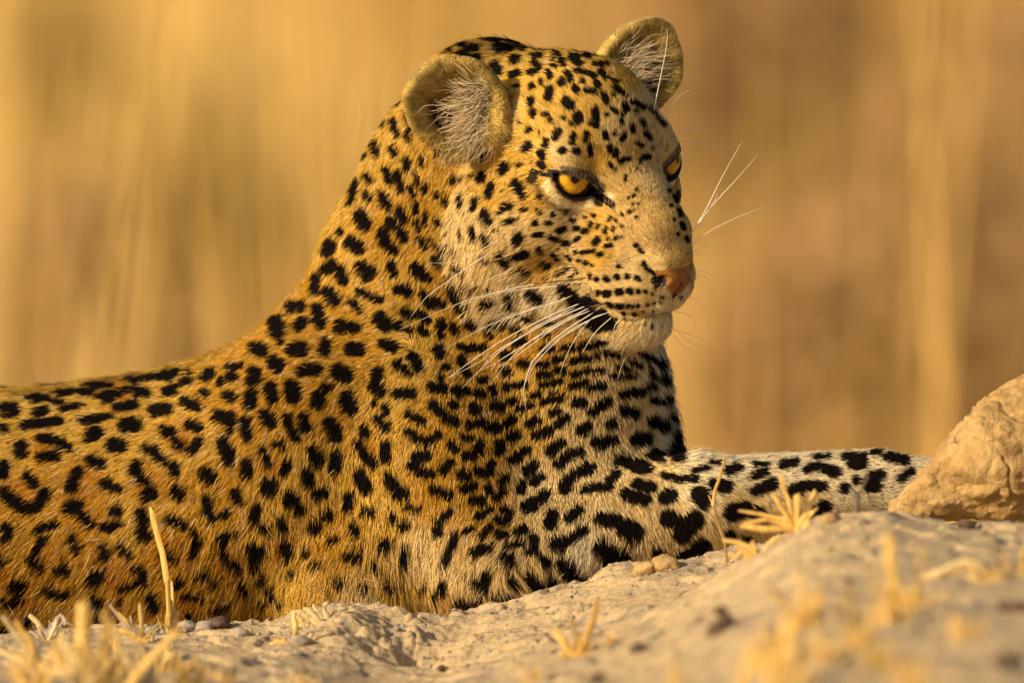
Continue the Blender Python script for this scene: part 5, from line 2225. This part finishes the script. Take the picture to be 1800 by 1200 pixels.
# ------------------------------------------------------------------ far dry grass and shrubs, wholly out of focus
def slope_z(x, y):
    """plain height in metres at metres x, y"""
    pz = PLAIN_Z + fbm(np.stack([x / K, y / K, 0 * x], 1), 9000, 3, 33) * 350 * K
    return pz + np.clip((y - 17) / 60, 0, 2) ** 1.25 * 9.5
NB = 30000
by_ = 17 + 34 * rng.random(NB) ** 0.9
bx_ = rng.uniform(-1, 1, NB) * (0.075 * (by_ + 9) + 1.4)
tall_ = np.arange(NB) < 420
by_[tall_] = 3.6 + 9 * rng.random(420) ** 1.3
cl_ = rng.uniform(-1, 1, 26)[rng.integers(0, 26, 420)]
bx_[tall_] = cl_ * (0.075 * (by_[tall_] + 9) + 0.3) + rng.normal(0, 0.05, 420)
patch = fbm(np.stack([bx_ * 100, by_ * 16, 0 * bx_], 1), 75, 3, 55)
bz_ = slope_z(bx_, by_)
bh = (0.55 + 0.5 * rng.random(NB)) * (1.25 + 0.8 * patch)
bw = 0.006 + 0.008 * rng.random(NB)
bh[tall_] = rng.uniform(1.2, 2.5, 420)
bw[tall_] = rng.uniform(0.003, 0.006, 420)
ba = rng.uniform(0, 2 * math.pi, NB); lx = rng.normal(0, 0.14, NB) + 0.05; ly = rng.normal(0, 0.12, NB)
lx[tall_] *= 0.35; ly[tall_] *= 0.35
vs = np.empty((NB, 5, 3))
for k_, (t, s_) in enumerate(((0, 1), (0, -1), (0.55, 0.8), (0.55, -0.8), (1, 0))):
    vs[:, k_, 0] = bx_ + lx * bh * t * t * 1.6 + np.cos(ba) * bw * s_
    vs[:, k_, 1] = by_ + ly * bh * t * t * 1.6 + np.sin(ba) * bw * s_
    vs[:, k_, 2] = bz_ - 0.03 + bh * t
bi_ = np.arange(NB)[:, None] * 5
tri_ = np.concatenate([bi_ + np.array([0, 1, 3]), bi_ + np.array([0, 3, 2]), bi_ + np.array([2, 3, 4])])
fg, nn, ll, bs = material("far_dry_grass")
at_ = nn.new("ShaderNodeAttribute"); at_.attribute_name = "tint"; ll.new(at_.outputs['Color'], bs.inputs['Base Color']); bs.inputs['Roughness'].default_value = 0.8
far = new_mesh("far_dry_grass", vs.reshape(-1, 3), tri_, fg, None, smooth=False, scale=1.0)
tag(far, kind="stuff")
pal = np.array([(0.56, 0.325, 0.085), (0.66, 0.40, 0.10), (0.74, 0.475, 0.125), (0.76, 0.51, 0.16)])
ci_ = np.clip((patch * 1.3 + 0.5) * 3, 0, 2.999); lo_ = ci_.astype(int); fr_ = (ci_ - lo_)[:, None]
tc_b = (pal[lo_] * (1 - fr_) + pal[lo_ + 1] * fr_) * rng.uniform(0.75, 1.2, (NB, 1))
aa = far.data.attributes.new("tint", 'FLOAT_COLOR', 'POINT')
aa.data.foreach_set('color', np.concatenate([np.repeat(tc_b, 5, 0), np.ones((NB * 5, 1))], 1).astype(np.float32).ravel())
leafm = []
for nm, c1 in (("dry_brown_leaves", (0.43, 0.255, 0.10)), ("dusty_olive_leaves", (0.46, 0.31, 0.08)), ("rust_leaves", (0.60, 0.34, 0.10))):
    mm_, nn, ll, bs = material(nm); bs.inputs['Base Color'].default_value = (*c1, 1); bs.inputs['Roughness'].default_value = 0.8; leafm.append(mm_)
def shrub(px, py, y_, r_, lab, mi):
    x_ = (px - 900) * K * (1 + y_ / 9); z_ = (600 - py) * K * (1 + y_ / 9)
    gz = float(slope_z(np.array([x_]), np.array([y_]))[0])
    root = empty("shrub", (x_, y_, gz), lab, "shrub", "dry shrubs far behind the leopard")
    n_ = 900
    d_ = normalize(rng.normal(0, 1, (n_, 3))) * (rng.random((n_, 1)) ** 0.5) * r_
    keep_ = fbm(d_ * 100, 30 * max(r_, .3), 2, int(px)) > -0.25
    d_ = d_[keep_]; n_ = len(d_)
    c_ = d_ * np.array([1, 0.8, 1.1]) + np.array([0, 0, z_ - gz])
    t1 = normalize(rng.normal(0, 1, (n_, 3))); t2 = normalize(np.cross(t1, rng.normal(0, 1, (n_, 3))))
    s_ = rng.uniform(0.02, 0.045, (n_, 1))
    v_ = np.stack([c_ + t1 * s_ * 1.6, c_ + t2 * s_, c_ - t1 * s_ * 1.6, c_ - t2 * s_], 1).reshape(-1, 3)
    f_ = np.arange(n_ * 4).reshape(-1, 4)
    new_mesh("foliage", v_, f_, leafm[mi], root, smooth=False, scale=1.0)
    vs_, fs_ = [], []
    for k_ in range(6):
        e_ = np.array([rng.normal() * r_ * 0.5, rng.normal() * r_ * 0.3, (z_ - gz) + rng.uniform(-0.2, 0.6) * r_])
        p_ = [np.zeros(3), e_ * np.array([0.35, 0.35, 0.5]), e_]
        a_, b_ = tube([q_ / 1.0 for q_ in p_], 0.018, 0.006)
        fs_ += [tuple(i_ + len(vs_) for i_ in f) for f in b_]; vs_ += a_
    st = new_mesh("stems", vs_, fs_, leafm[0], root, scale=1.0)
    st["kind"] = "stuff"
shrub(1265, 130, 24, 0.42, "purplish brown blurred shrub right of the far ear", 0)
shrub(1560, 60, 30, 0.5, "rust coloured blurred shrub at the upper right", 2)
shrub(1800, 260, 26, 0.36, "dark brown blurred shrub at the right edge", 0)
shrub(1640, 560, 22, 0.38, "brown blurred shrub above the big clod", 0)
shrub(1430, 680, 20, 0.26, "small brown blurred shrub above the foreleg", 0)
shrub(300, 430, 25, 0.4, "olive brown blurred shrub left of the neck", 1)
shrub(90, 620, 21, 0.34, "brown blurred shrub above the back at the left edge", 0)
shrub(30, 180, 28, 0.3, "olive blurred shrub at the upper left edge", 1)
